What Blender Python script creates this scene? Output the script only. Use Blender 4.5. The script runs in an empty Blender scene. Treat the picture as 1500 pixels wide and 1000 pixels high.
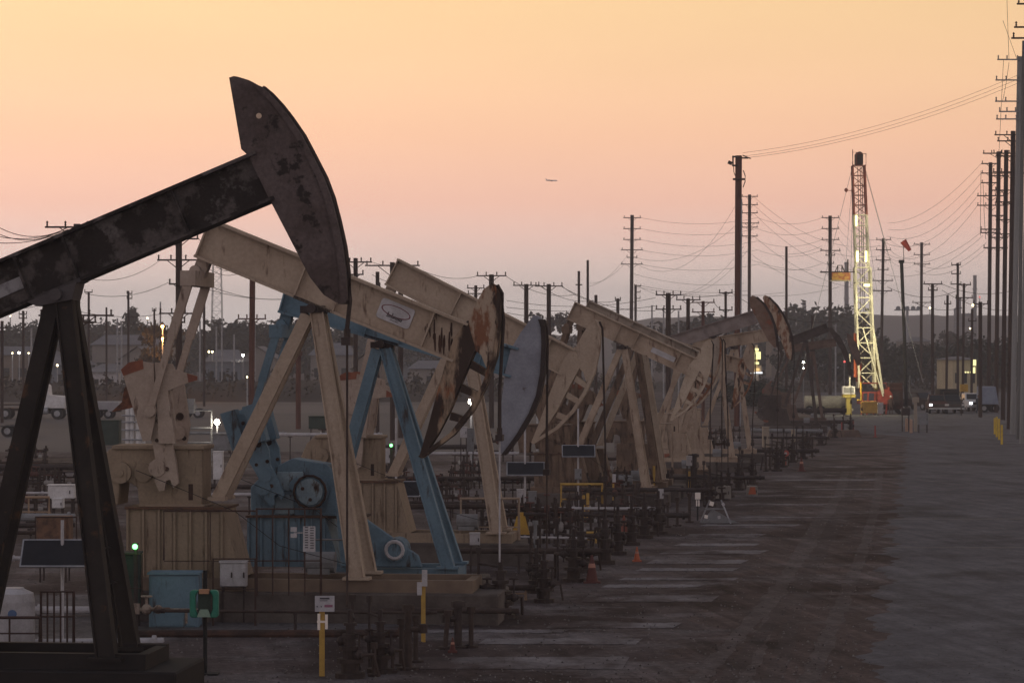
import bpy, math, random
from mathutils import Vector, Matrix
random.seed(11)
R = math.radians
sc = bpy.context.scene
COL = sc.collection

# ---------------------------------------------------------------- camera
FX = 4000.0            # focal length in photograph pixels (1500 wide)
CAMZ = 6.0; HORY = 515.0
cd = bpy.data.cameras.new("Camera"); cam = bpy.data.objects.new("Camera", cd); COL.objects.link(cam)
cam.location = (0, 0, CAMZ); cam.rotation_euler = (R(90), 0, 0)
cd.sensor_width = 36.0; cd.lens = FX/1500*36.0
cd.shift_y = (HORY-500.0)/1500.0
cd.clip_start = 0.5; cd.clip_end = 20000
sc.camera = cam

# ---------------------------------------------------------------- sky, dusk sun, exposure
world = bpy.data.worlds.new("World"); sc.world = world; world.use_nodes = True
def lin(c):
    return tuple(((v/255)/12.92 if v/255 <= .04045 else ((v/255+.055)/1.055)**2.4) for v in c)
def build_world():
    nt = world.node_tree; N = nt.nodes; L = nt.links; N.clear()
    out = N.new('ShaderNodeOutputWorld'); bg = N.new('ShaderNodeBackground')
    tc = N.new('ShaderNodeTexCoord'); sx = N.new('ShaderNodeSeparateXYZ')
    L.new(tc.outputs['Generated'], sx.inputs[0])
    front = N.new('ShaderNodeValToRGB'); back = N.new('ShaderNodeValToRGB')
    def fill(ramp, stops):
        cr = ramp.color_ramp
        while len(cr.elements) > 1: cr.elements.remove(cr.elements[-1])
        cr.elements[0].position = stops[0][0]; cr.elements[0].color = (*stops[0][1], 1)
        for p, c in stops[1:]:
            e = cr.elements.new(p); e.color = (*c, 1)
    fill(front, [(0.0, (.97,.88,.86)), (.0137, (1.12,.99,.94)), (.0215, (1.19,1.00,.93)), (.030, (1.22,.95,.85)),
                 (.041, (1.27,.86,.73)), (.054, (1.28,.76,.58)), (.078, (1.30,.77,.50)), (.104, (1.26,.80,.46)),
                 (.135, (1.20,.81,.42)), (.25, (.70,.50,.30)), (.45, (.30,.28,.28)), (1.0, (.16,.18,.235))])
    fill(back, [(0.0, (.96,.81,.77)), (.15, (.88,.75,.72)), (.4, (.44,.40,.42)), (1.0, (.16,.18,.235))])
    L.new(sx.outputs['Z'], front.inputs[0]); L.new(sx.outputs['Z'], back.inputs[0])
    mr = N.new('ShaderNodeMapRange'); mr.interpolation_type = 'SMOOTHSTEP'
    mr.inputs['From Min'].default_value = -0.1; mr.inputs['From Max'].default_value = .93
    L.new(sx.outputs['Y'], mr.inputs['Value'])
    mx = N.new('ShaderNodeMix'); mx.data_type = 'RGBA'
    L.new(mr.outputs[0], mx.inputs['Factor']); L.new(back.outputs[0], mx.inputs['A']); L.new(front.outputs[0], mx.inputs['B'])
    # the glow is a little stronger towards the left, where the sun went down
    m1 = N.new('ShaderNodeMapRange'); m1.inputs['From Min'].default_value = -.19; m1.inputs['From Max'].default_value = .19
    m1.inputs['To Min'].default_value = 1.05; m1.inputs['To Max'].default_value = .86
    L.new(sx.outputs['X'], m1.inputs['Value'])
    no = N.new('ShaderNodeTexNoise'); no.inputs['Scale'].default_value = 5; no.inputs['Detail'].default_value = 2
    mp = N.new('ShaderNodeMapping'); mp.inputs['Scale'].default_value = (1, 1, 7); L.new(tc.outputs['Generated'], mp.inputs[0]); L.new(mp.outputs[0], no.inputs['Vector'])
    m2 = N.new('ShaderNodeMapRange'); m2.inputs['To Min'].default_value = .95; m2.inputs['To Max'].default_value = 1.05
    L.new(no.outputs[0], m2.inputs['Value'])
    mm = N.new('ShaderNodeMath'); mm.operation = 'MULTIPLY'; L.new(m1.outputs[0], mm.inputs[0]); L.new(m2.outputs[0], mm.inputs[1])
    L.new(mx.outputs['Result'], bg.inputs['Color']); L.new(mm.outputs[0], bg.inputs['Strength'])
    L.new(bg.outputs[0], out.inputs['Surface'])
build_world()
sd = bpy.data.lights.new("Sun", 'SUN'); sd.energy = 0.12; sd.angle = R(20); sd.color = (1, .62, .36)
sun = bpy.data.objects.new("Sun", sd); COL.objects.link(sun)
sun.rotation_euler = (R(-86), 0, R(18))      # just above the horizon behind the field, to the left
sc.view_settings.view_transform = 'Standard'; sc.view_settings.look = 'None'
sc.view_settings.exposure = 0.0; sc.view_settings.gamma = 1.0
sc.render.engine = 'CYCLES'
sc.cycles.volume_bounces = 0; sc.cycles.max_bounces = 6; sc.cycles.diffuse_bounces = 2

# ---------------------------------------------------------------- materials
MATS = {}
def M(name, a, b=None, scale=3.0, lo=.45, hi=.6, rough=.75, metal=0.0, stretch=(1,1,1), fine=0.12, c=None, cscale=1.2, clo=.6, chi=.66, emit=None, es=0, bump=0.0, coord='Object', cst=None):
    if name in MATS: return MATS[name]
    m = bpy.data.materials.new(name); m.use_nodes = True; MATS[name] = m
    nt = m.node_tree; N = nt.nodes; L = nt.links
    bs = N['Principled BSDF']
    bs.inputs['Roughness'].default_value = rough; bs.inputs['Metallic'].default_value = metal
    bs.inputs['Specular IOR Level'].default_value = .3
    if emit:
        bs.inputs['Base Color'].default_value = (*a, 1)
        bs.inputs['Emission Color'].default_value = (*emit, 1); bs.inputs['Emission Strength'].default_value = es
        return m
    tc = N.new('ShaderNodeTexCoord'); mp = N.new('ShaderNodeMapping'); mp.inputs['Scale'].default_value = stretch
    L.new(tc.outputs[coord], mp.inputs[0])
    def noise(s, d=5, src=mp):
        n = N.new('ShaderNodeTexNoise'); n.inputs['Scale'].default_value = s; n.inputs['Detail'].default_value = d
        n.inputs['Roughness'].default_value = .62
        L.new(src.outputs[0], n.inputs['Vector']); return n
    def rng(src, lo, hi, t0=0, t1=1):
        r = N.new('ShaderNodeMapRange'); r.inputs['From Min'].default_value = lo; r.inputs['From Max'].default_value = hi
        r.inputs['To Min'].default_value = t0; r.inputs['To Max'].default_value = t1
        L.new(src, r.inputs['Value']); return r.outputs[0]
    def mix(f, A, B, mode='MIX'):
        x = N.new('ShaderNodeMix'); x.data_type = 'RGBA'; x.blend_type = mode
        if isinstance(f, float): x.inputs['Factor'].default_value = f
        else: L.new(f, x.inputs['Factor'])
        for k, v in (('A', A), ('B', B)):
            if isinstance(v, tuple): x.inputs[k].default_value = (*v, 1)
            else: L.new(v, x.inputs[k])
        return x.outputs['Result']
    col = a
    if b is not None: col = mix(rng(noise(scale).outputs[0], lo, hi), a, b)
    if c is not None:
        src = mp
        if cst: src = N.new('ShaderNodeMapping'); src.inputs['Scale'].default_value = cst; L.new(tc.outputs[coord], src.inputs[0])
        col = mix(rng(noise(cscale, 6, src).outputs[0], clo, chi), col, c)
    f = noise(scale*7+9, 3)
    g = N.new('ShaderNodeCombineColor')
    v = rng(f.outputs[0], .25, .75, 1-fine, 1+fine)
    for i in range(3): L.new(v, g.inputs[i])
    col = mix(1.0, col, g.outputs[0], 'MULTIPLY')
    L.new(col, bs.inputs['Base Color'])
    if bump:
        bp = N.new('ShaderNodeBump'); bp.inputs['Strength'].default_value = bump; bp.inputs['Distance'].default_value = .05
        L.new(f.outputs[0], bp.inputs['Height']); L.new(bp.outputs[0], bs.inputs['Normal'])
    return m
RUST = (.16,.055,.025)
beige = M('beige_paint', (.40,.315,.245), (.33,.25,.19), .9, .35, .68, c=(.13,.08,.055), cscale=1.6, clo=.60, chi=.72, fine=.14, cst=(3.5,3.5,.7))
beige_y = M('shaded_yellow_beige_paint', (.29,.22,.16), (.22,.165,.118), .9, .36, .66, c=(.10,.065,.042), cscale=1.6, clo=.58, chi=.70, fine=.14, cst=(4,4,.6))  # yellowish beige, darker: shading of gear and stand put into the paint colour
beige_p = M('lit_pinkish_beige_paint', (.38,.30,.25), (.31,.24,.195), 1.2, .38, .66, c=(.12,.075,.055), cscale=2.0, clo=.60, chi=.70, fine=.14, cst=(3,3,.8))  # pinkish crank beige: lit contrast against the gear put into the paint colour
beige2 = M('weathered_beige_paint', (.40,.31,.24), (.29,.215,.16), 1.3, .38, .64, c=(.13,.07,.045), cscale=1.8, clo=.58, chi=.70, fine=.14, cst=(3,3,.7))
beige3 = M('grey_beige_paint', (.36,.30,.25), (.27,.22,.18), 1.4, .38, .64, c=(.12,.06,.04), cscale=2, clo=.58, chi=.68, cst=(3,3,.7))
beige4 = M('pale_cream_paint', (.47,.38,.30), (.37,.29,.22), 1.4, .38, .64, c=(.14,.075,.05), cscale=2, clo=.60, chi=.70, cst=(3,3,.7))
beige_oil = M('oil_stained_beige_paint', (.30,.215,.15), (.04,.024,.018), 1.5, .42, .52, stretch=(1.6,1.6,.5), c=(.28,.10,.04), cscale=1.3, clo=.6, chi=.7)
beige_rust = M('rusty_beige_paint', (.37,.28,.21), (.20,.085,.045), 2.2, .47, .56, stretch=(1.6,1.6,.7), c=(.045,.024,.018), cscale=2.2, clo=.55, chi=.63, cst=(1.8,1.8,.6))
oil = M('black_oil_crust', (.035,.02,.016), (.07,.035,.025), 3)
dark = M('blackened_steel', (.020,.015,.014), (.075,.062,.060), 1.3, .50, .56, c=(.10,.088,.086), cscale=1.5, clo=.60, chi=.65, rough=.85, fine=.3)
darkhead = M('dark_head_steel', (.10,.076,.074), (.070,.050,.047), 1.2, .44, .6, c=(.022,.016,.015), cscale=2.0, clo=.58, chi=.63, rough=.85, fine=.3)
darkleg = M('sooty_leg_steel', (.026,.020,.017), (.015,.011,.010), 1.2, .4, .6, c=(.07,.035,.02), cscale=2.2, clo=.6, chi=.66, rough=.8)
blue = M('sky_blue_paint', (.155,.24,.305), (.12,.19,.245), 1.2, .38, .64, c=(.07,.06,.06), cscale=1.8, clo=.58, chi=.70, cst=(3.5,3.5,.7))
blue2 = M('dark_blue_paint', (.145,.225,.285), (.105,.165,.215), 1.2, .4, .62, c=(.05,.045,.045), cscale=1.8, clo=.57, chi=.68, cst=(3.5,3.5,.7))
greyblue = M('grey_blue_head_paint', (.30,.31,.36), (.235,.24,.28), 1.5, .42, .62, c=(.12,.10,.10), cscale=4, clo=.64, chi=.7)
wood = M('creosoted_wood', (.055,.034,.028), (.038,.024,.02), 2, stretch=(4,4,.3), rough=.9)
redwood = M('reddish_wood', (.12,.05,.035), (.08,.034,.026), 2, stretch=(4,4,.3), rough=.9)
concrete = M('concrete', (.25,.225,.205), (.18,.16,.145), .9, .4, .65, rough=.9)
darkconc = M('oil_dark_concrete', (.12,.10,.09), (.07,.055,.05), 1.1, .4, .6, rough=.9)
polec = M('concrete_pole_grey', (.26,.255,.25), (.21,.205,.20), .5, stretch=(3,3,.2), rough=.9)
steel = M('galvanised_steel', (.34,.34,.36), (.25,.25,.27), 3, rough=.5, metal=.3)
darksteel = M('dark_steel', (.05,.036,.034), (.035,.024,.022), 3, rough=.7)
rustpipe = M('rusty_pipe', (.060,.042,.036), (.040,.027,.024), 2.5, rough=.85)
cable_m = M('greasy_cable', (.045,.03,.026), (.03,.02,.018), 5, rough=.7)
white = M('white_paint', (.66,.64,.65), (.56,.54,.54), 2, rough=.6)
offwhite = M('faded_white_paint', (.46,.44,.46), (.37,.35,.36), 2.5, rough=.6)
grey = M('grey_paint', (.22,.22,.23), (.17,.17,.175), 2)
red = M('red_paint', (.30,.05,.038), (.18,.035,.028), 2.5)
orangered = M('faded_red_tip_paint', (.24,.085,.05), (.17,.06,.04), 3)
yellow = M('yellow_paint', (.46,.29,.07), (.36,.22,.055), 3)
yellowtarp = M('mustard_paint', (.50,.30,.05), (.40,.23,.045), 1.5)
green = M('eyewash_green', (.03,.22,.15), (.025,.17,.12), 2, rough=.5)
olive = M('dark_green_paint', (.04,.06,.05), (.03,.045,.04), 2)
black = M('black_rubber', (.015,.015,.016), (.022,.021,.021), 3)
glass = M('dark_glass', (.02,.022,.026), None, rough=.15)
panel_m = M('solar_cells', (.015,.015,.020), (.011,.011,.015), 4, rough=.6)
orange = M('traffic_orange', (.42,.11,.05), (.34,.09,.045), 3)
leaf = M('foliage', (.030,.036,.024), (.02,.025,.018), .4, rough=.9)
leaf2 = M('dry_foliage', (.055,.045,.030), (.033,.027,.020), .4, rough=.9)
bark = M('bark', (.05,.038,.03), (.035,.026,.02), 2, rough=.9)
roofm = M('grey_roof', (.16,.155,.17), (.13,.125,.14), .4, rough=.9)
wallm = M('pale_wall', (.24,.215,.20), (.20,.18,.17), .3, rough=.9)
wall2 = M('tan_wall', (.20,.16,.13), (.16,.13,.11), .3, rough=.9)
wall3 = M('blue_grey_wall', (.17,.19,.22), (.14,.155,.18), .3, rough=.9)
skin = M('skin', (.35,.2,.14), None)
cloth = M('dark_cloth', (.03,.035,.05), None)
L_white = M('lamp_white', (1,1,1), emit=(1,.93,.75), es=60)
L_warm = M('lamp_warm', (1,.8,.5), emit=(1,.80,.40), es=14)
L_orange = M('lamp_sodium', (1,.6,.3), emit=(1,.42,.12), es=9)
L_green = M('lamp_green', (.3,1,.3), emit=(.16,1,.22), es=5)
L_sign = M('lit_sign', (1,.95,.5), emit=(1,.92,.42), es=1.25)
L_signw = M('lit_sign_white', (1,1,1), emit=(.9,.95,1), es=1.1)
L_rig = M('rig_lamp', (1,.95,.5), emit=(1,.9,.35), es=3.0)
L_head = M('headlight_glow', (1,1,1), emit=(.9,.95,1), es=5)
L_red = M('red_lamp', (1,.1,.1), emit=(1,.12,.1), es=2)
reflect = M('reflective_white_plate', (.80,.72,.66), None, rough=.4)

# ---------------------------------------------------------------- mesh helpers
class MB:
    def __init__(s): s.v = []; s.f = []
    def add(s, vs, fs):
        o = len(s.v); s.v += [tuple(p) for p in vs]; s.f += [tuple(i+o for i in f) for f in fs]; return s
    def box(s, c, d, rz=0, ry=0, rx=0):
        m = Matrix.Rotation(rz,3,'Z') @ Matrix.Rotation(ry,3,'Y') @ Matrix.Rotation(rx,3,'X')
        vs = [Vector(c) + m @ Vector((x*d[0]/2, y*d[1]/2, z*d[2]/2)) for x in (-1,1) for y in (-1,1) for z in (-1,1)]
        return s.add(vs, [(0,1,3,2),(4,6,7,5),(0,4,5,1),(2,3,7,6),(0,2,6,4),(1,5,7,3)])
    def bar(s, a, b, w, h, up=(0,1,0)):
        a = Vector(a); b = Vector(b); d = (b-a).normalized(); u = Vector(up)
        sd_ = d.cross(u)
        if sd_.length < 1e-4: sd_ = d.cross(Vector((1,0,0)))
        sd_.normalize(); u = sd_.cross(d).normalized()
        vs = [p + sd_*x*w/2 + u*y*h/2 for p in (a,b) for x,y in ((-1,-1),(1,-1),(1,1),(-1,1))]
        return s.add(vs, [(0,3,2,1),(4,5,6,7),(0,1,5,4),(1,2,6,5),(2,3,7,6),(3,0,4,7)])
    def tube(s, a, b, r, r2=None, n=10, cap=True):
        r2 = r if r2 is None else r2
        a = Vector(a); b = Vector(b); d = (b-a).normalized()
        u = d.cross(Vector((0,0,1)))
        if u.length < 1e-3: u = d.cross(Vector((1,0,0)))
        u.normalize(); w = d.cross(u)
        vs = [a+(u*math.cos(t)+w*math.sin(t))*r for t in [2*math.pi*i/n for i in range(n)]] + \
             [b+(u*math.cos(t)+w*math.sin(t))*r2 for t in [2*math.pi*i/n for i in range(n)]]
        fs = [(i,(i+1)%n,n+(i+1)%n,n+i) for i in range(n)]
        if cap: fs += [tuple(range(n-1,-1,-1)), tuple(range(n,2*n))]
        return s.add(vs, fs)
    def path(s, pts, r, n=5):
        pts = [Vector(p) for p in pts]; m = len(pts); vs = []
        for i, p in enumerate(pts):
            d = (pts[min(i+1,m-1)]-pts[max(i-1,0)]).normalized()
            u = d.cross(Vector((0,0,1)))
            if u.length < 1e-3: u = d.cross(Vector((0,1,0)))
            u.normalize(); w = d.cross(u)
            vs += [p+(u*math.cos(t)+w*math.sin(t))*r for t in [2*math.pi*k/n for k in range(n)]]
        fs = [(i*n+k, i*n+(k+1)%n, (i+1)*n+(k+1)%n, (i+1)*n+k) for i in range(m-1) for k in range(n)]
        fs += [tuple(range(n-1,-1,-1)), tuple(range((m-1)*n, m*n))]
        return s.add(vs, fs)
    def prism(s, poly, y0, y1):              # poly in (x, z)
        n = len(poly)
        ar = sum(poly[i][0]*poly[(i+1)%n][1]-poly[(i+1)%n][0]*poly[i][1] for i in range(n))
        if ar < 0: poly = poly[::-1]
        vs = [(x,y0,z) for x,z in poly] + [(x,y1,z) for x,z in poly]
        return s.add(vs, [tuple(range(n)), tuple(range(2*n-1,n-1,-1))] + [(i, n+i, n+(i+1)%n, (i+1)%n) for i in range(n)])
    def lathe(s, prof, c=(0,0,0), n=12):     # prof (z, r)
        vs = [(c[0]+r*math.cos(2*math.pi*k/n), c[1]+r*math.sin(2*math.pi*k/n), c[2]+z) for z,r in prof for k in range(n)]
        m = len(prof)
        fs = [(i*n+k, i*n+(k+1)%n, (i+1)*n+(k+1)%n, (i+1)*n+k) for i in range(m-1) for k in range(n)]
        fs += [tuple(range(n-1,-1,-1)), tuple(range((m-1)*n, m*n))]
        return s.add(vs, fs)
    def torus(s, c, R_, r, axis='Y', n=14, m=5):
        vs = []
        for i in range(n):
            t = 2*math.pi*i/n
            for k in range(m):
                q = 2*math.pi*k/m; rr = R_+r*math.cos(q); h = r*math.sin(q)
                p = {'Y': (rr*math.cos(t), h, rr*math.sin(t)), 'Z': (rr*math.cos(t), rr*math.sin(t), h), 'X': (h, rr*math.cos(t), rr*math.sin(t))}[axis]
                vs.append((c[0]+p[0], c[1]+p[1], c[2]+p[2]))
        return s.add(vs, [(i*m+k, i*m+(k+1)%m, ((i+1)%n)*m+(k+1)%m, ((i+1)%n)*m+k) for i in range(n) for k in range(m)])
    def ball(s, c, r, n=8, m=6, sz=1):
        return s.lathe([(c[2]-r*sz*math.cos(math.pi*i/m), max(.001, r*math.sin(math.pi*i/m))) for i in range(m+1)], (c[0], c[1], 0), n)
    def strip(s, outer, inner, y0, y1):      # a bent strip between two equally long outlines (x, z)
        n = len(outer); vs = []
        for (a, b) in zip(outer, inner):
            vs += [(a[0],y0,a[1]), (a[0],y1,a[1]), (b[0],y1,b[1]), (b[0],y0,b[1])]
        fs = []
        for i in range(n-1):
            for k in range(4): fs.append((i*4+k, i*4+(k+1)%4, (i+1)*4+(k+1)%4, (i+1)*4+k))
        fs += [(3,2,1,0), (n*4-4,n*4-3,n*4-2,n*4-1)]
        return s.add(vs, fs)
    def build(s, name, mat, parent=None, loc=None, rz=0, smooth=False, bevel=0):
        me = bpy.data.meshes.new(name); me.from_pydata(s.v, [], s.f); me.update()
        me.materials.append(mat)
        if smooth:
            for p in me.polygons: p.use_smooth = True
        o = bpy.data.objects.new(name, me); COL.objects.link(o)
        if parent: o.parent = parent
        if loc: o.location = loc
        if rz: o.rotation_euler = (0,0,rz)
        if bevel:
            b = o.modifiers.new('Bevel', 'BEVEL'); b.width = bevel; b.segments = 1; b.limit_method = 'ANGLE'
        return o
def tag(o, label=None, cat=None, group=None, kind=None):
    if label: o['label'] = label
    if cat: o['category'] = cat
    if group: o['group'] = group
    if kind: o['kind'] = kind
    return o
def thing(name, loc, label, cat, group=None, rz=0):
    o = bpy.data.objects.new(name, None); COL.objects.link(o); o.location = loc; o.rotation_euler = (0,0,rz)
    o.empty_display_size = .3
    return tag(o, label, cat, group)
def copy_tree(o, parent=None):
    c = o.copy(); COL.objects.link(c)
    if parent: c.parent = parent
    for ch in list(o.children): copy_tree(ch, c)
    return c
def X(px, Y): return (px-750.0)/FX*Y
def Z(py, Y): return CAMZ-(py-HORY)/FX*Y
def GY(py): return CAMZ*FX/(py-HORY)           # distance at which the ground shows at this height
def G(px, py): Y = GY(py); return (X(px, Y), Y, 0.0)
def W(px, py, Y): return (X(px, Y), Y, Z(py, Y))
def rot(p, a): c, s = math.cos(a), math.sin(a); return (p[0]*c-p[1]*s, p[0]*s+p[1]*c)

# ---------------------------------------------------------------- ground, road, pads
def sheet(name, pts, mat, z=0.0):
    mb = MB(); mb.add([(x,y,z) for x,y in pts], [tuple(range(len(pts)))]); return tag(mb.build(name, mat), kind='structure')
def ground_mat(name, base, darkc, lightc, dlo=.50, dhi=.64, llo=.54, lhi=.66, track=.0, grit=.30, angle=-8.6):
    m = bpy.data.materials.new(name); m.use_nodes = True; nt = m.node_tree; N = nt.nodes; L = nt.links; bs = N['Principled BSDF']
    bs.inputs['Roughness'].default_value = .95; bs.inputs['Specular IOR Level'].default_value = .15
    tc = N.new('ShaderNodeTexCoord')
    def noise(scale, st, d=6, rot=0, ro=.6):
        mp = N.new('ShaderNodeMapping'); mp.inputs['Rotation'].default_value = (0,0,R(rot)); L.new(tc.outputs['Object'], mp.inputs[0])
        m2 = N.new('ShaderNodeMapping'); m2.inputs['Scale'].default_value = st; L.new(mp.outputs[0], m2.inputs[0])
        n = N.new('ShaderNodeTexNoise'); n.inputs['Scale'].default_value = scale; n.inputs['Detail'].default_value = d; n.inputs['Roughness'].default_value = ro
        L.new(m2.outputs[0], n.inputs['Vector']); return n.outputs[0]
    def rng(x, a_, b_, c_=0, d_=1):
        r = N.new('ShaderNodeMapRange'); r.inputs['From Min'].default_value = a_; r.inputs['From Max'].default_value = b_; r.inputs['To Min'].default_value = c_; r.inputs['To Max'].default_value = d_; L.new(x, r.inputs['Value']); return r.outputs[0]
    def mix(f, A, B, mode='MIX'):
        x = N.new('ShaderNodeMix'); x.data_type = 'RGBA'; x.blend_type = mode
        if isinstance(f, float): x.inputs['Factor'].default_value = f
        else: L.new(f, x.inputs['Factor'])
        for k_, v in (('A', A), ('B', B)):
            if isinstance(v, tuple): x.inputs[k_].default_value = (*v, 1)
            else: L.new(v, x.inputs[k_])
        return x.outputs['Result']
    def grey_(v):
        g = N.new('ShaderNodeCombineColor')
        for i in range(3): L.new(v, g.inputs[i])
        return g.outputs[0]
    col = mix(rng(noise(.28, (.8,.45,1), 7), dlo, dhi), base, darkc)
    col = mix(rng(noise(.45, (.55,.6,1), 7, ro=.68), llo, lhi, 0, .85), col, lightc)
    col = mix(1.0, col, grey_(rng(noise(1.6, (.6,.45,1), 6, ro=.7), .3, .7, .66, 1.34)), 'MULTIPLY')      # spills and footprints, a metre or so
    if track: col = mix(1.0, col, grey_(rng(noise(1.0, (2.2,.045,1), 5, angle, .65), .35, .65, 1-track, 1+track)), 'MULTIPLY')   # wheel paths along the row
    gr = noise(7, (1,.8,1), 5, ro=.75); col = mix(1.0, col, grey_(rng(gr, .3, .7, 1-grit, 1+grit)), 'MULTIPLY')
    L.new(col, bs.inputs['Base Color']); bp = N.new('ShaderNodeBump'); bp.inputs['Strength'].default_value = .7; bp.inputs['Distance'].default_value = .04; L.new(gr, bp.inputs['Height']); L.new(bp.outputs[0], bs.inputs['Normal'])
    return m
dirt = ground_mat('oily_dirt', (.086,.067,.067), (.040,.026,.026), (.145,.130,.135), .47, .58, .51, .62, .2, .4)
asph = ground_mat('worn_road', (.108,.104,.115), (.070,.065,.070), (.135,.131,.142), .50, .62, .50, .64, .16, .26)
laneg = ground_mat('tyre_packed_gravel', (.084,.061,.058), (.034,.021,.020), (.125,.106,.108), .46, .57, .50, .61, .38, .4)
gravel = ground_mat('gravel', (.105,.095,.098), (.055,.047,.048), (.14,.13,.136), .48, .62, .50, .64, 0, .5)
lotm = M('pale_lot', (.125,.112,.108), (.095,.085,.083), .03, .4, .6, rough=.95, stretch=(.3,1,1))
sheet('ground', [(-3500,-60),(3500,-60),(3500,9000),(-3500,9000)], dirt, 0)
def edge(p0, p1, n, amp, seed):
    r = random.Random(seed); out = []
    for i in range(n+1):
        t = i/n; out.append((p0[0]+(p1[0]-p0[0])*t + r.uniform(-amp,amp), p0[1]+(p1[1]-p0[1])*t))
    return out
e = edge(G(1262,1060)[:2], G(1330,640)[:2], 420, .07, 3)
e = [(x+.22*math.sin(y*.9)+.13*math.sin(y*2.3+1)+.08*math.sin(y*5.1), y) for x, y in e]
sheet('road', e + [G(1180,627)[:2], G(1190,603)[:2], (X(1190,700), 700), (160,700), (160,40), (X(1262,GY(1060)), 40)], asph, .0055)
e2 = edge(G(900,1060)[:2], G(1185,668)[:2], 300, .18, 5)
e2 = [(x+.6*math.sin(y*.35)+.3*math.sin(y*1.1), y) for x, y in e2]
e3 = edge(G(1290,1060)[:2], G(1345,668)[:2], 4, .0, 6)
sheet('gravel_lane', e2 + e3[::-1], laneg, .004)
sheet('gravel_yard', [(-60,40)] + edge(G(-200,955)[:2], G(640,915)[:2], 8, .0, 4)[1:] + [G(560,870)[:2], (-60,GY(880))], gravel, .006)
sheet('parking_lot', [G(-500,662)[:2], G(900,662)[:2], G(900,588)[:2], G(-500,588)[:2]], lotm, .008)
padm = ground_mat('pale_concrete_pad', (.195,.182,.190), (.068,.051,.051), (.23,.215,.225), .48, .58, .54, .66, 0, .25)
pads = [(560,830,922,928),(560,900,962,985),(700,960,935,950),(800,985,912,920),(850,1060,872,882),(905,1080,846,852),(930,1092,832,838),(945,1098,820,826),
        (965,1105,806,812),(985,1120,796,800),(880,1040,856,862),(1000,1110,782,787),(1020,1160,768,771),(1080,1250,757,759),(1075,1220,738,740),(1110,1200,727,729),
        (1110,1290,716,717.5),(1120,1280,702,704),(1195,1330,683,684.5),(1205,1290,665,666)]
for i, (x0,x1,y0,y1) in enumerate(pads):
    n = 40; x1 += random.uniform(-30,20); y1 = y0+(y1-y0)*random.uniform(.5,.95); a = [G(x0+(x1-x0)*t/n, y1+random.uniform(-.5,.5)*(y1-HORY)/400)[:2] for t in range(n+1)]; b = [G(x0+(x1-x0)*t/n+12+random.uniform(-3,3), y0+random.uniform(-.5,.5)*(y1-HORY)/400)[:2] for t in range(n+1)]
    sheet('concrete_pad', a+b[::-1], padm, .010)
trackm = ground_mat('tyre_track_dust', (.100,.081,.080), (.055,.040,.039), (.130,.113,.115), .48, .60, .50, .64, .2, .4)
trackf = ground_mat('faint_tyre_track', (.076,.058,.057), (.045,.032,.032), (.10,.086,.088), .46, .58, .50, .62, .3, .4)
trackd = ground_mat('dark_tyre_track', (.050,.037,.034), (.030,.019,.017), (.075,.062,.060), .46, .58, .50, .62, .2, .4)
for i, (xa, xb, bow, md) in enumerate([(985,1238,.5,0),(1075,1262,-.5,0),(1120,1272,-.4,2),(1165,1288,.3,0),(1030,1250,.5,2)]):
    A = G(xa, 1040); B = G(xb, 690 if i < 7 else 650); r_ = random.Random(i); L1 = []; R1 = []
    for q in range(161):
        f = q/160; x = A[0]+(B[0]-A[0])*f+bow*math.sin(f*math.pi)*1.2+0; y = A[1]+(B[1]-A[1])*f; w_ = .15+.05*r_.random()
        L1.append((x-w_+r_.uniform(-.05,.05), y)); R1.append((x+w_+r_.uniform(-.05,.05), y))
    sheet('tyre_track', L1+R1[::-1], (trackm, trackd, trackf)[md], .007+.0004*i)
for y0 in (759.5, 801.5):
    sheet('road_seam', [G(1300,y0+.9)[:2], G(1720,y0+.9)[:2], G(1720,y0)[:2], G(1300,y0)[:2]], M('seam_white', (.15,.142,.142), (.10,.095,.095), 1), .012)
def stones(name, n, area, smin, smax, mat, label, seed):
    r = random.Random(seed); mb = MB()
    for i in range(n):
        py = HORY+24000/(49+ (r.random()**1.6)*85); px = r.uniform(*area(py)); x, y, _ = G(px, py); q = r.uniform(smin, smax)
        c = [(x+r.uniform(-q,q), y+r.uniform(-q,q), .012) for _ in range(3)]+[(x, y, .012+q*r.uniform(.5,1.1))]
        a = r.uniform(0,6.28); c = [(x+q*math.cos(a+k*2.09)*r.uniform(.6,1.2), y+q*math.sin(a+k*2.09)*r.uniform(.6,1.2), .012) for k in range(3)]+[c[3]]
        mb.add(c, [(0,1,3),(1,2,3),(2,0,3)])
    tag(mb.build(name, mat), label, kind='stuff')
stones('stones', 5200, lambda py: (-40, 1262+(1000-py)*.12), .012, .040, M('stone_grey', (.17,.155,.15), (.08,.07,.068), 3), 'loose pale stones on the dirt', 1)
stones('clods', 1300, lambda py: (400, 1262+(1000-py)*.12), .012, .038, M('dark_clod', (.04,.03,.028), None), 'dark oily clods on the dirt', 2)
stones('road_grit', 1200, lambda py: (1262+(1000-py)*.12, 1540), .010, .026, M('grit_grey', (.15,.14,.14), (.04,.036,.036), 3), 'grit lying on the road', 3)
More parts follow.
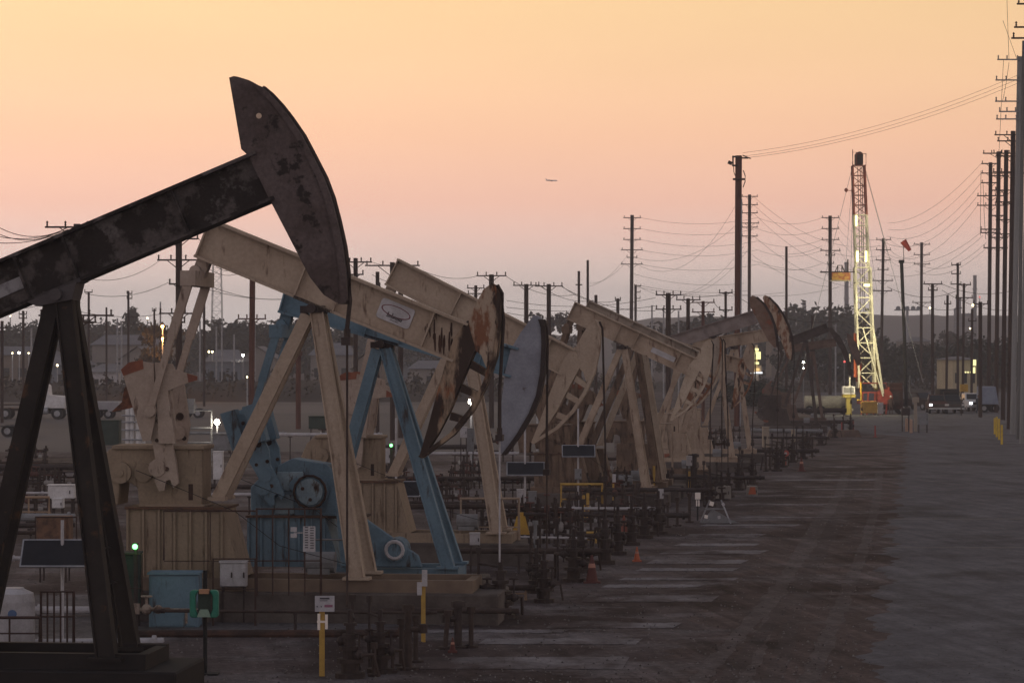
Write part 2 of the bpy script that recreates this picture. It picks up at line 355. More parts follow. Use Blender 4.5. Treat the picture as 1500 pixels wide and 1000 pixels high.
def ridge(name, prof, Y, depth, mat, seed, step=14, amp=.35):
    """a long mound: prof = [(px, py)] of its skyline at distance Y"""
    r = random.Random(seed); xs = []; hs = []
    px = prof[0][0]
    while px <= prof[-1][0]:
        for i in range(len(prof)-1):
            if prof[i][0] <= px <= prof[i+1][0]:
                t = (px-prof[i][0])/(prof[i+1][0]-prof[i][0]); py = prof[i][1]+(prof[i+1][1]-prof[i][1])*t
        xs.append(X(px, Y)); hs.append(max(.2, Z(py, Y)+r.uniform(-amp, amp))); px += step
    mb = MB(); n = len(xs); rows = [(-depth, 0), (-depth*.55, .5), (-depth*.2, .88), (0, 1), (depth*.5, .85), (depth, 0)]
    vs = [(x, Y+dy+(r.uniform(-depth,depth)*.06), h*k-.3*(k == 0)) for dy, k in rows for x, h in zip(xs, hs)]
    fs = [(j*n+i, j*n+i+1, (j+1)*n+i+1, (j+1)*n+i) for j in range(len(rows)-1) for i in range(n-1)]
    mb.add(vs, fs); return tag(mb.build(name, mat, smooth=True), kind='structure')
scrub = M('scrubby_soil', (.050,.036,.030), (.032,.025,.022), .08, .38, .6, rough=.95, fine=.3)
hillm = M('far_hill', (.085,.075,.075), (.06,.055,.052), .01, .4, .6, rough=.95)
ridge('berm', [(-300,560),(0,560),(150,566),(300,556),(480,556),(640,562),(760,572),(900,580),(960,586)], 345, 22, scrub, 5)
ridge('hill', [(900,478),(945,466),(1010,463),(1080,464),(1170,461),(1300,461),(1420,462),(1700,464)], 1700, 260, hillm, 8, step=20, amp=.5)
ridge('distant_rise', [(-300,498),(0,494),(200,490),(500,494),(760,490),(960,492)], 1300, 160, hillm, 9, step=20, amp=.8)
ridge('berm', [(940,560),(1100,556),(1200,560),(1330,566),(1500,562),(1700,562)], 420, 18, scrub, 15)

# ---------------------------------------------------------------- pumpjacks
def jack(label, s, pivot, ang, paint, head, k=1.0, well=None, pal=None, crank=0.0, opts=None, detail=True, name='pumpjack'):
    """s: photograph pixels per metre at the jack; pivot: where the samson post carries the beam; k: size against a 7 m unit"""
    o = dict(opts or {}); p = dict(beam=paint, leg=paint, gear=paint, crank=paint, tip=orangered, base=paint, head=paint); p.update(pal or {})
    Y = FX/s; yaw = R(-6)
    root = thing(name, (X(pivot[0], Y), Y, 0), label, 'pumpjack', 'pumpjacks standing in a row beside the road', yaw)
    H = Z(pivot[1], Y)                       # pivot height
    zb = o.get('zb', .95)*k                  # top of the foundation
    def T(x, z): return (x*k, z*k)
    a = R(ang)
    def Bf(x, z):                            # beam frame -> local
        q = rot((x*k, z*k), a); return (q[0], q[1]+H)
    # beam: I section with web stiffeners
    r0, f0 = -o.get('rear', 2.95), o.get('front', 3.4)
    t = o.get('thick', .86); zc = .10+t/2
    web = MB(); web.prism([Bf(r0, zc-t/2+.02), Bf(f0, zc-t/2+.02), Bf(f0, zc+t/2-.02), Bf(r0, zc+t/2-.02)], -.10*k, .10*k)
    for zz in (zc-t/2, zc+t/2):
        web.prism([Bf(r0, zz-.03), Bf(f0, zz-.03), Bf(f0, zz+.03), Bf(r0, zz+.03)], -.28*k, .28*k)
    for xs in (r0+.03, -.5, .45, 2.6):
        web.prism([Bf(xs-.02, zc-t/2+.035), Bf(xs+.02, zc-t/2+.035), Bf(xs+.02, zc+t/2-.035), Bf(xs-.02, zc+t/2-.035)], -.25*k, .25*k)
    beam = web.build('walking_beam', p['beam'], root)
    if o.get('plate'):
        x0, x1, z0, z1, pm = o['plate']
        MB().prism([Bf(x0,z0), Bf(x1,z0), Bf(x1,z1), Bf(x0,z1)], -.135*k, -.102*k).build('name_plate', pm, beam)
    if o.get('logo'):
        lg = MB(); c0 = (1.78, .60)
        def plate(w, h, y0, y1, mb_):
            pts = []
            for (sx_, sz_) in ((1,1),(-1,1),(-1,-1),(1,-1)):
                for q in range(4):
                    aa = math.atan2(sz_, sx_); aa = {(1,1):0,(-1,1):math.pi/2,(-1,-1):math.pi,(1,-1):1.5*math.pi}[(sx_,sz_)] + q*math.pi/6
                    pts.append(Bf(c0[0]+sx_*(w-.07)+.07*math.cos(aa), c0[1]+sz_*(h-.07)+.07*math.sin(aa)))
            mb_.prism(pts, y0, y1)
        plate(.40, .235, -.135, -.102, lg); pl = lg.build('name_plate', offwhite, beam)
        ov = MB(); pts = [(c0[0]+.35*math.cos(2*math.pi*i/28), c0[1]+.03+.125*math.sin(2*math.pi*i/28)) for i in range(29)]
        inn = [(c0[0]+.325*math.cos(2*math.pi*i/28), c0[1]+.032+.108*math.sin(2*math.pi*i/28)) for i in range(29)]
        ov.strip([Bf(*q) for q in pts], [Bf(*q) for q in inn], -.142, -.134)
        ov.build('logo_oval', M('logo_maroon', (.16,.035,.05), None), pl)
        sw = MB(); rr = random.Random(4); xx = -.17
        for i in range(11):
            h = .075 if i in (0, 3) else .042
            sw.prism([Bf(c0[0]+xx, c0[1]-.14), Bf(c0[0]+xx+.012, c0[1]-.14), Bf(c0[0]+xx+.03, c0[1]-.14+h*1.6), Bf(c0[0]+xx+.012, c0[1]-.14+h*1.6)], -.146, -.138)
            sw.prism([Bf(c0[0]+xx+.004, c0[1]-.14+(i%3)*.018), Bf(c0[0]+xx+.034, c0[1]-.128+(i%3)*.018), Bf(c0[0]+xx+.034, c0[1]-.118+(i%3)*.018), Bf(c0[0]+xx+.004, c0[1]-.13+(i%3)*.018)], -.145, -.1375)
            xx += .034
        sw.prism([Bf(c0[0]-.07, c0[1]-.18), Bf(c0[0]+.13, c0[1]-.18), Bf(c0[0]+.13, c0[1]-.168), Bf(c0[0]-.07, c0[1]-.168)], -.144, -.137)
        sw.build('logo_lettering', M('logo_black', (.03,.025,.03), None), pl)
    # saddle bearing
    MB().box((0,0,H-.02*k),(.55*k,.5*k,.16*k)).box((0,0,H+.10*k),(.9*k,.56*k,.07*k),0,-a).tube((0,-.42*k,H-.0*k),(0,.42*k,H-.0*k),.11*k).build('saddle_bearing', o.get('saddle', darksteel), root)
    if o.get('bigsaddle'):
        MB().prism([Bf(-.55,.09), Bf(.42,.09), Bf(.22,-.18), Bf(-.42,-.05)], -.30*k, .30*k).build('saddle_plate', M('saddle_grey', (.07,.06,.062), None), root)
    if o.get('logo'):                      # crude oil that ran down the front of the beam
        rs = random.Random(8); ds = MB()
        for i in range(17):
            x = 2.45+.8*rs.random()**.6; w_ = rs.uniform(.008,.020)+.03*max(0, x-2.7); z1_ = rs.uniform(.45,.93); ln = rs.uniform(.15,.75)*(.3+(x-2.45)/.9); z0_ = max(.13, z1_-ln); sh = .40*(z1_-z0_)
            ds.prism([Bf(x-w_*.5,z1_), Bf(x+w_*.4,z1_+.015), Bf(x+w_+sh*.5,(z1_+z0_)/2), Bf(x+w_*.7+sh*.85,z0_+.06), Bf(x+sh,z0_), Bf(x-w_*.5+sh*.8,z0_+.06), Bf(x-w_+sh*.45,(z1_+z0_)/2)], -.112*k, -.098*k)
        ds.build('oil_streaks', oil, beam)
    # samson post
    ff = o.get('ffoot', (1.12, .95)); rf = o.get('rfoot', (-2.12, 2.7))
    ffz = ff[1]*k; rfz = rf[1]*k
    for sy in (-1, 1):
        mb = MB(); A = (.10*k, sy*.14*k, H-.10*k); B = (ff[0]*k, sy*.85*k, ffz)
        mb.bar(A, B, .32*k*o.get('legw',1), .16*k); mb.bar((A[0]-.14*k*o.get('legw',1),A[1],A[2]),(B[0]-.16*k*o.get('legw',1),B[1],B[2]), .03*k, .26*k); mb.bar((A[0]+.14*k*o.get('legw',1),A[1],A[2]),(B[0]+.16*k*o.get('legw',1),B[1],B[2]), .03*k, .26*k)
        mb.box((ff[0]*k, sy*.85*k, ffz+.03*k), (.6*k,.4*k,.06*k))
        mb.build('leg', p['leg'], root)
        mb = MB(); mb.bar((-.12*k, sy*.16*k, H-.14*k), (rf[0]*k, sy*.42*k, rfz), .28*k*o.get('legw',1), .14*k); mb.box((rf[0]*k, sy*.42*k, rfz), (.4*k,.3*k,.08*k))
        mb.build('rear_leg', p['leg'], root)
    if detail:
        lad = MB()                           # rungs between the front legs
        for i in range(1, 9):
            tt = i/10; z = (H-.1*k)*(1-tt)+ffz*tt; x = .10*k*(1-tt)+ff[0]*k*tt; y = .14*k+(.85-.14)*k*tt
            lad.tube((x,-y,z),(x,y,z),.018*k,n=5)
        for sy in (-.16,.16): lad.tube((.10*k+.05,sy*k,H-.3*k),(ff[0]*k+.02,sy*k,ffz+.1),.02*k,n=5)
        lad.build('ladder', p['leg'], root)
    # head
    hp = head.get('pts')
    hy = .20*k
    def LP(q): return ((q[0]-pivot[0])/s, H-(q[1]-pivot[1])/s)
    if hp:
        pts = [LP(q) for q in hp]; arc = [LP(q) for q in head['arc']]
        hd = MB().prism(pts, -hy, hy).build('horse_head', p['head'], root)
        inn = [(q[0]-.10*k, q[1]) for q in arc]
        MB().strip([(q[0]+.02,q[1]) for q in arc], inn, -hy-.06*k, hy+.06*k).build('cable_track', o.get('track', p['head']), hd)
        if head.get('hole'):
            c_ = LP(head['hole']); MB().tube((c_[0],-hy-.01,c_[1]),(c_[0],hy+.01,c_[1]),.05,n=10).build('lifting_eye', M('pale_eye', (.6,.45,.33), None), hd)
    else:
        Hx = [(716,425),(722,417),(728,418),(735,430),(737,470),(731,520),(717,562),(697,600),(668,636),(622,670)]   # front arc of the open head
        def B2(q):                           # from the reference unit's picture to the beam frame
            v = rot(((q[0]-460)/65.0, (452-q[1])/65.0), R(22)); return Bf(v[0], v[1])
        arc = [B2(q) for q in Hx[2:]]
        up = [(722,417),(728,418),(735,430),(736,470),(728,515),(716,540),(708,520),(698,512),(688,500),(690,470),(700,445),(712,424)]
        sp = [(688,470),(700,512),(679,560),(662,602),(645,634),(622,670),(617,668),(630,625),(642,580),(655,535),(668,495)]
        hd = MB().prism([B2(q) for q in up], -hy, hy).build('horse_head', p['head'], root)
        MB().prism([B2(q) for q in sp], -hy-.015, hy+.015).build('head_spine', p.get('spine', p['head']), hd)
        out_ = [B2(q) for q in Hx[2:]]; inn = [B2((q[0]-6, q[1]-3)) for q in Hx[2:]]
        MB().strip(out_, inn, -hy-.05*k, hy+.05*k).build('cable_track', p.get('spine', p['head']), hd)
        for (A_, B_) in (((694,528),(722,545)), ((680,562),(708,576)), ((664,603),(688,611))):
            a1 = B2(A_); b1 = B2(B_); a2 = B2((A_[0]-3, A_[1]+11)); b2 = B2((B_[0]-5, B_[1]+8))
            MB().prism([a1,b1,b2,a2], -hy+.03, hy-.03).build('head_rib', p.get('spine', p['head']), hd)
    # bridle cable, carrier bar, polished rod
    ax = max(q[0] for q in arc)+.04; imax = max(range(len(arc)), key=lambda i: arc[i][0])
    wx = (well[0]-pivot[0])/s; rodz = o.get('rodz', 1.3)
    top = [(q[0]+.035, q[1]) for q in arc[:imax+1]]
    zc_ = H-(o.get('carrier', pivot[1]+60)-pivot[1])/s
    for sy in (-.07, .07):
        pts = [(q[0], sy*k, q[1]) for q in top] + [(wx, sy*k, min(top[-1][1]-.5, zc_+1.0)), (wx, sy*k, zc_)]
        MB().path(pts, o.get('cab', .028)*1.0, 6).build('bridle_cable', cable_m, root)
    MB().box((wx,0,zc_),(.16,.34,.14)).tube((wx,0,zc_),(wx,0,zc_+.22),.06,n=8).build('carrier_bar', darksteel, root)
    MB().tube((wx,0,rodz),(wx,0,zc_),.022,n=6).build('polished_rod', o.get('rod', rustpipe), root)
    if detail and not o.get('nomotor'):
        MB().path([(.9*k,-.95*k,1.3*k),(-.6*k,-1.0*k,1.7*k),(-1.6*k,-.98*k,2.45*k),(-3.0*k,-.9*k,3.0*k),(-3.9*k,-.8*k,3.35*k)], .008, 5).build('brake_cable', black, root)
    # equalizer and pitmans
    S = T(*o.get('shaft', (-3.42, 3.4))); ca = R(crank)
    def C(x, z): q = rot((x*k, z*k), ca); return (q[0]+S[0], q[1]+S[1])
    pin = C(*o.get('pin', (-.12, 1.28)))
    E = Bf(r0+.22, -.38); E2 = Bf(r0+.22, zc-t/2)
    eq = MB().box((E[0],0,E[1]),(.34*k,2.0*k,.34*k)).bar((E[0],0,E[1]),(E2[0],0,E2[1]),.30*k,.3*k)
    eq.tube((E[0],-.3*k,E[1]+.18*k),(E[0],.3*k,E[1]+.18*k),.13*k).build('equalizer', p['crank'], root)
    for sy in (-1, 1):
        y = sy*.92*k
        mb = MB(); m_ = ((E[0]*.55+pin[0]*.45)+.0, (E[1]*.55+pin[1]*.45))
        mb.bar((E[0],y,E[1]-.1*k),(m_[0],y,m_[1]),.20*k,.12*k); mb.bar((m_[0],y,m_[1]),(pin[0],y,pin[1]),.15*k,.10*k)
        mb.tube((pin[0],y-.12*k,pin[1]),(pin[0],y+.12*k,pin[1]),.14*k)
        mb.build('pitman_arm', p['crank'], root)
    # cranks with counterweights
    arm = [(-.28,2.0),(-.22,.9),(-.10,.5),(-.02,.1),(-.06,-.30),(.04,-.52),(.16,-.50),(.20,-.28),(.30,-.26),(.36,-.44),(.48,-.34),(.42,.15),(.34,.5),(.42,.9),(.26,2.0)]
    fan1 = [(-.78,2.18),(-.62,2.33),(-.30,2.38),(-.06,2.34),(.0,1.2),(-.12,.62),(-.30,.60)]
    fan1r = [(-.80,2.20),(-.62,2.36),(-.30,2.42),(-.28,2.22),(-.74,2.06)]
    fan2 = [(-.03,2.36),(.36,2.33),(.42,2.2),(.92,2.06),(.92,1.98),(.44,1.80),(.26,1.72),(.44,.55),(.06,.55)]
    fan2r = [(.70,2.12),(.94,2.05),(.94,1.97),(.74,1.91)]
    for sy in (-1, 1):
        y = sy*.70*k
        c = MB().prism([C(*q) for q in arm], y-.07*k, y+.07*k)
        c.tube((S[0], y-.10*k, S[1]), (S[0], y+.10*k, S[1]), .20*k); cr = c.build('crank', p['crank'], root)
        if detail:
            bo = MB(); q = C(.14,.28) if o.get('blocks') else C(.16,.75); yy = y-.085*k
            bo.tube((q[0],yy-.03*k,q[1]),(q[0],yy+.02*k,q[1]),.17*k,n=18); bo.build('boss', p['crank'], cr)
            for bx_, bz_, br_ in ((.0,.62,.045),(.30,.62,.05),(.22,-.02,.05),(.05,1.05,.07),(.20,1.12,.09),(-.02,1.75,.05),(.14,1.95,.05)):
                q = C(bx_, bz_); MB().tube((q[0],yy-.012*k,q[1]),(q[0],yy+.02*k,q[1]),br_*k,n=10).build('bolt_hole', oil, cr)
        if o.get('blocks'):
            for dx in (-.30, .30):
                MB().prism([C(dx-.17,1.15),C(dx+.17,1.15),C(dx+.20,2.15),C(dx-.20,2.15)], y-.24*k, y+.24*k).build('counterweight', p.get('cw', p['crank']), cr)
        elif sy < 0 or not o.get('farcw'):
            MB().prism([C(*q) for q in fan1], y-.19*k, y-.08*k).build('counterweight', p.get('cw', p['crank']), cr)
            MB().prism([C(*q) for q in fan2], y-.17*k, y-.075*k).build('counterweight', p.get('cw', p['crank']), cr)
            MB().prism([C(*q) for q in fan1r], y-.20*k, y-.192*k).build('painted_tip', p['tip'], cr)
            MB().prism([C(*q) for q in fan2r], y-.18*k, y-.172*k).build('painted_tip', p['tip'], cr)
        else:
            MB().prism([C(*q) for q in [(-.5,2.05),(-.72,2.05),(-.95,1.95),(-1.10,1.75),(-1.15,1.45),(-1.40,1.22),(-1.0,1.30),(-.6,1.40),(-.4,1.45)]], y-.1*k, y+.1*k).build('counterweight', M('rusty_orange_iron', (.22,.085,.045), (.06,.03,.022), 3, .4, .6), cr)
    # gear reducer
    g = MB()
    if o.get('gear', 'house') == 'house':
        g.prism([T(-4.85,2.55),T(-4.95,3.2),T(-4.75,3.65),T(-4.5,3.88),T(-2.46,3.88),T(-2.46,2.55),T(-3.9,2.55),T(-3.95,2.95),T(-4.1,3.05),T(-4.35,3.05),T(-4.4,2.55)], -.48*k, .48*k)
        g.prism([T(-4.5,3.80),T(-2.40,3.80),T(-2.40,3.90),T(-4.5,3.90)], -.55*k, .55*k)
        g.prism([T(-3.9,2.48),T(-2.40,2.48),T(-2.40,2.57),T(-3.9,2.57)], -.55*k, .55*k)
        gb = g.build('gear_reducer', p['gear'], root, bevel=.02)
        q = T(-4.30,3.28); MB().tube((q[0],-.62*k,q[1]),(q[0],.2,q[1]),.24*k,n=20).tube((q[0],-.66*k,q[1]),(q[0],-.6*k,q[1]),.08*k).build('brake_drum', p['gear'], gb)
        q = T(-3.80,3.28); MB().tube((q[0],-.52*k,q[1]),(q[0],.2,q[1]),.21*k,n=20).build('bearing_cap', p['gear'], gb)
        q = T(-2.72,2.85); MB().prism([(q[0]-.05*k,q[1]-.18*k),(q[0]+.05*k,q[1]-.18*k),(q[0]+.05*k,q[1]+.18*k),(q[0]-.05*k,q[1]+.18*k)], -.487*k, -.47*k).build('slot', oil, gb)
    else:
        g.prism([T(-3.4,2.2),T(-1.1,2.2),T(-1.0,3.1),T(-1.4,3.6),T(-2.3,3.75),T(-3.0,3.4),T(-3.4,3.0)], -.45*k, .45*k)
        gb = g.build('gear_reducer', p['gear'], root, bevel=.02)
        q = T(-1.77,2.9); MB().tube((q[0],-.78*k,q[1]),(q[0],0,q[1]),.44*k,n=24).build('brake_drum', p.get('cw', p['gear']), gb)
        MB().tube((q[0],-.86*k,q[1]),(q[0],-.78*k,q[1]),.34*k,n=20).build('drum_cap', beigeblue, gb)
        MB().torus((q[0],-.80*k,q[1]),.42*k,.035*k).build('drum_rim', oil, gb)
        for i in range(3): aa = i*2.1+.6; MB().tube((q[0]+.2*k*math.cos(aa),-.875*k,q[1]+.2*k*math.sin(aa)),(q[0]+.2*k*math.cos(aa),-.855*k,q[1]+.2*k*math.sin(aa)),.05*k,n=8).build('bolt_hole', oil, gb)
        for (x_, z_, w_, h_) in ((-2.35,3.15,.7,.5),(-2.5,2.55,.5,.5)): MB().box((x_*k,-.47*k,z_*k),(w_*k,.05*k,h_*k)).build('cover_plate', beigeblue, gb, bevel=.02)
        MB().tube((-2.15*k,-.6*k,3.05*k),(-2.15*k,.6*k,3.05*k),.20*k,n=14).tube((-2.9*k,-.55*k,2.9*k),(-2.9*k,.5*k,2.9*k),.26*k,n=16).build('bearing_cap', blue, gb)
        MB().box((-1.9*k,0,2.24*k),(3.0*k,1.3*k,.07*k)).build('base_flange', oil, gb)
    # ribbed stand and skid
    st = MB(); bx0, bx1 = o.get('stand', (-4.1, -1.95)); zt = o.get('standtop', 2.5)
    st.prism([T(bx0,.95),T(bx1+.42,.95),T(bx1,zt),T(bx0,zt)], -.72*k, .72*k)
    nr = 6
    for i in range(nr+1):
        x = (bx0+(bx1-bx0)*i/nr)*k; st.box((x,-.75*k,(.95+zt)/2*k),(.05*k,.06*k,(zt-.95)*k-.04))
    stand = st.build('gear_stand', p['base'], root)
    if detail:
        for i in range(nr):
            x = (bx0+(bx1-bx0)*(i+.5)/nr)*k; MB().box((x,-.725*k,(.95+zt)/2*k),((bx1-bx0)/nr*k-.12*k,.012,(zt-.95)*k-.25)).build('side_panel', p['base'], stand)
        MB().box(((bx0+bx1)/2*k,0,zt*k+.0),((bx1-bx0)*k+.12,1.62*k,.05)).build('top_flange', M('rusty_flange', (.11,.055,.035), (.07,.04,.03), 3), stand)
    sk = MB(); x0, x1 = o.get('skid', (-4.3, 1.6))
    for sy in (-1,1):
        sk.box(((x0+x1)/2*k, sy*.82*k, zb-.14*k), ((x1-x0)*k, .16*k, .28*k))
    sk.box((x1*k-.1,0,zb-.15*k),(.2*k,1.5*k,.26*k)); sk.box((x0*k+.1,0,zb-.15*k),(.2*k,1.5*k,.26*k))
    sk.build('skid', p.get('skid', p['base']), root)
    fo = MB(); fo.box(((x0+x1)/2*k+.1, 0, (zb-.28*k)/2-.02), ((x1-x0+1.0)*k, 2.3*k, zb-.28*k+.04-.003))
    if not o.get('nofound'): fo.build('foundation', o.get('fmat', concrete), root, bevel=.03)
    if o.get('guard'):
        q = [T(*v) for v in o['guard']]; MB().prism(q, -1.15*k, -.95*k).build('belt_guard', p['gear'], root, bevel=.02)
        c_ = T(*o['motor']); mt = MB().tube((c_[0],-1.32*k,c_[1]),(c_[0],-.5*k,c_[1]),.30*k,n=20).build('motor', p['gear'], root)
        MB().torus((c_[0],-1.34*k,c_[1]),.22*k,.05*k).build('motor_ring', offwhite, mt)
    elif not o.get('nomotor'):
        c_ = T(.1,1.25); MB().tube((c_[0]-.3*k,.2,c_[1]),(c_[0]+.35*k,.2,c_[1]),.24*k,n=14).box((c_[0],.2,c_[1]-.2*k),(.5*k,.4*k,.12*k)).build('motor', grey, root)
    return root, H

browncon = M('brown_stained_concrete', (.20,.145,.105), (.14,.10,.075), 1, .4, .6)
soot = M('sooty_black_base', (.014,.010,.010), (.010,.008,.008), 2)
gloom = M('shaded_brown_beige', (.20,.135,.095), (.12,.08,.058), 1.2, .38, .62, c=(.05,.03,.022), cscale=1.8, clo=.52, chi=.66, cst=(3,3,.7))  # streaked beige with the shade among rear machinery put into its colour
beigeblue = M('chalky_blue_paint', (.24,.32,.37), (.17,.235,.28), 1.6, .38, .62, c=(.07,.05,.04), cscale=2, clo=.57, chi=.66, cst=(3,3,1))
# 1 the dark one in the foreground
H1 = [(343,118),(350,116),(356,117),(372,122),(388,131),(400,141),(415,157),(430,176),(448,202),(466,236),(480,263),(491,292),(500,326),(508,362),(513,400),(515,440),(511,446),(500,444),(482,433),(462,408),(400,290),(372,232),(361,222)]
jack('black oil stained pumpjack towering at the left with its raised head', 82, (90,432), 22.3, dark,
     dict(pts=H1, arc=H1[4:17], hole=(387,174)), k=1.0, well=(513.5,985),
     pal=dict(head=darkhead, leg=darkleg, base=soot, gear=soot, crank=dark),
     opts=dict(front=4.25, rear=4.0, thick=.86, ffoot=(1.05,.60), rfoot=(-1.55,.60), carrier=500, legw=1.0, rodz=1.5, nomotor=True, bigsaddle=True, zb=.72, shaft=(-4.3,2.6), skid=(-4.6,1.75), stand=(-5,-3.4),
               plate=(-2.2,-.52,.36,.58,M('worn_grey_label', (.26,.25,.26), (.14,.13,.14), 4)), saddle=M('saddle_grey', (.07,.06,.062), None), fmat=soot, cab=.03), name='pumpjack')
# 2 the big beige one with the oval label
j2, _ = jack('large beige pumpjack with an oval logo plate and oil blackened open head', 65, (460,452), -22, beige, {}, well=(733.5,905),
     pal=dict(head=beige_rust, spine=beige_oil, gear=beige_y, base=beige_y, crank=beige_p, skid=browncon), opts=dict(logo=True, farcw=True, carrier=640, rod=offwhite, fmat=darkconc, track=oil, skid=(-4.3,3.7), cab=.035, thick=.88), crank=0)
# 3 blue
H3 = [(783,463),(788,462),(796,468),(800,480),(801,505),(799,545),(793,578),(782,605),(765,634),(752,652),(742,665),(735,662),(733,645),(736,595),(742,545),(750,512),(765,487)]
jack('sky blue pumpjack with a pale grey blue head behind the logo plate', 61, (560,504), -15.5, blue, dict(pts=H3, arc=H3[2:11]), k=.92, well=(802,880),
     pal=dict(head=greyblue, cw=blue2, gear=blue2), opts=dict(gear='block', blocks=True, guard=[(-1.05,2.65),(-.8,2.6),(1.1,1.3),(1.2,1.0),(-.9,1.0)], motor=(.52,1.45), shaft=(-3.0,3.0), pin=(-.10,1.25),
     track=darksteel, rear=2.85, front=3.5, stand=(-3.4,-1.4), standtop=2.25, skid=(-1.6,2.1), ffoot=(1.85,.95), rfoot=(-1.3,2.3), carrier=690, thick=.74, fmat=darkconc), crank=17)
# 4 beige behind it
jack('beige pumpjack in the middle with a clean ladder backed head', 51.5, (678,479), -27, beige, {}, k=.93, well=(887,824),
     opts=dict(carrier=700, track=darksteel, rear=2.72, thick=.84, plate=(1.75,2.15,.35,.75,offwhite), fmat=darkconc), crank=-14, pal=dict(spine=beige, gear=beige_y, base=beige_y, crank=beige_p))
# 5-8 the cluster
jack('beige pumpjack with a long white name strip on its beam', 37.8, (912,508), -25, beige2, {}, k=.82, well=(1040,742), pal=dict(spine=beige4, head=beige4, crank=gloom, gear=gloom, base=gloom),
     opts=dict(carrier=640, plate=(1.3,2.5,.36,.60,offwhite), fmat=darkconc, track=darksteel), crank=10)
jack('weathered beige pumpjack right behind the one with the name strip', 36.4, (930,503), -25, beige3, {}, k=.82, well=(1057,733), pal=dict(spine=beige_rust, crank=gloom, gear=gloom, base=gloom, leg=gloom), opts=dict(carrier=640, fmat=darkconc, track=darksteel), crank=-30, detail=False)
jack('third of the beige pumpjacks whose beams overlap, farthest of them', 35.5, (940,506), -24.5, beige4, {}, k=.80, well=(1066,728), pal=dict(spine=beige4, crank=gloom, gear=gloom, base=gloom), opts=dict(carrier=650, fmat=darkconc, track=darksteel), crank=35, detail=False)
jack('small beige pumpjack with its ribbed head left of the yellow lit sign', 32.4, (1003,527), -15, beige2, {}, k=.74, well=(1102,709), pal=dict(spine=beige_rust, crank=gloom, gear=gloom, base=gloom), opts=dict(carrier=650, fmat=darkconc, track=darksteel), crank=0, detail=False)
HK1 = [(1098,436),(1102,433),(1108,435),(1120,446),(1129,461),(1135,477),(1138,493),(1139,508),(1134,509),(1126,500),(1117,484),(1108,466),(1099,450)]
brown = M('brown_head_paint', (.20,.13,.10), (.15,.09,.065), 2, c=(.22,.07,.04), cscale=2, clo=.6, chi=.68)
jack('pumpjack with a smooth brown raised head, left of the torn rusty head', 29.2, (1048,494), 17, beige2, dict(pts=HK1, arc=HK1[2:8]), k=.75, well=(1138.5,690), pal=dict(head=brown, beam=M('greyish_beam', (.24,.20,.19), (.19,.15,.14), 2)), opts=dict(carrier=600, front=2.95, fmat=darkconc, track=darksteel), crank=170, detail=False)
HK2 = [(1117,436),(1120,432),(1126,435),(1138,447),(1148,462),(1155,477),(1160,495),(1162,515),(1160,528),(1153,524),(1147,507),(1139,488),(1130,468),(1122,452)]
jack('pumpjack with a torn rust patched head raised beside the brown one', 27, (1076,509), 9, beige2, dict(pts=HK2, arc=HK2[2:9]), k=.75, well=(1162,677), pal=dict(head=beige_rust), opts=dict(carrier=610, front=2.7, fmat=darkconc, track=rustpipe), crank=150, detail=False)
HK3 = [(1212,480),(1219,480),(1228,491),(1237,508),(1243,526),(1247,550),(1244,552),(1239,532),(1231,511),(1220,494)]
jack('dark far pumpjack pointing up in front of the drilling rig', 19.7, (1180,500), 21, M('hazed_dark_steel', (.075,.058,.052), (.05,.036,.032), 2), dict(pts=HK3, arc=HK3[2:6]), k=.72, well=(1246,633), opts=dict(carrier=590, front=2.6, fmat=darkconc), crank=150, detail=False)  # steel colour lightened, with distance haze put into it
HK4 = [(1224,484),(1229,486),(1236,496),(1242,512),(1244,530),(1239,532),(1232,516),(1226,500)]
jack('faintest brown pumpjack between the far dark one and the drilling rig', 18.2, (1190,513), 8, M('faded_brown_steel', (.15,.10,.08), (.10,.065,.05), 2), dict(pts=[(a+16,b+4) for a,b in HK4], arc=[(a+16,b+4) for a,b in HK4[2:5]]), k=.7, well=(1262,624), opts=dict(carrier=600, front=2.8, fmat=darkconc), crank=60, detail=False)

# ---------------------------------------------------------------- poles and wires
def pole(px, ty, Y, w, arms, label, bx=None, mat=wood, name='utility_pole', cat='utility pole', ins=True, group='wooden utility poles of the oil field', braces=True, off=0, by=None):
    bx = px if bx is None else bx
    x0 = X(bx, Y); t = thing(name, (x0, Y, 0), label, cat, group)
    r = w/2/FX*Y; dx = X(px, Y)-x0; h = Z(ty, Y)
    mb = MB(); mb.path([(dx*q, 0, h*q) for q in (0, .25, .5, .75, 1.0)], r*.95, 9)
    mb.build('shaft', mat, t)
    for a in arms:
        ay, hw = a[0], a[1]; o_ = a[2] if len(a) > 2 else 0
        z = Z(ay, Y); L_ = hw/FX*Y; cx = dx*z/h + o_/FX*Y; th = .085 if Y < 260 else .11
        m = MB().box((cx, -r-th/2-.004, z), (2*L_, th, th*1.1)).build('crossarm', mat, t)
        if braces and hw > 9:
            q = MB(); q.bar((cx-L_*.55, -r-th-.03, z), (dx*z/h-.02, -r-.02, z-L_*.42), .05, .04); q.build('brace', mat, m)
            q = MB(); q.bar((cx+L_*.55, -r-th-.03, z), (dx*z/h+.02, -r-.02, z-L_*.42), .05, .04); q.build('brace', mat, m)
        if ins:
            for f in ((-.93, -.35, .35, .93) if hw > 17 else (-.9, .9)):
                MB().lathe([(0,.03),(.08,.06),(.14,.03),(.20,.07),(.28,.02)], (cx+L_*f, -r-th/2, z+th*.5), 7).build('insulator', mat, m)
    return t
P = {}
def pp(key, *a, **k): P[key] = (a, k); return pole(*a, **k)
pp('a', 926,315,400,5.5, [(319,13),(335,13),(351,13),(366,16),(377,8),(387,16)], 'tall wooden pole with six crossarms standing by itself above the beige beams', bx=924)
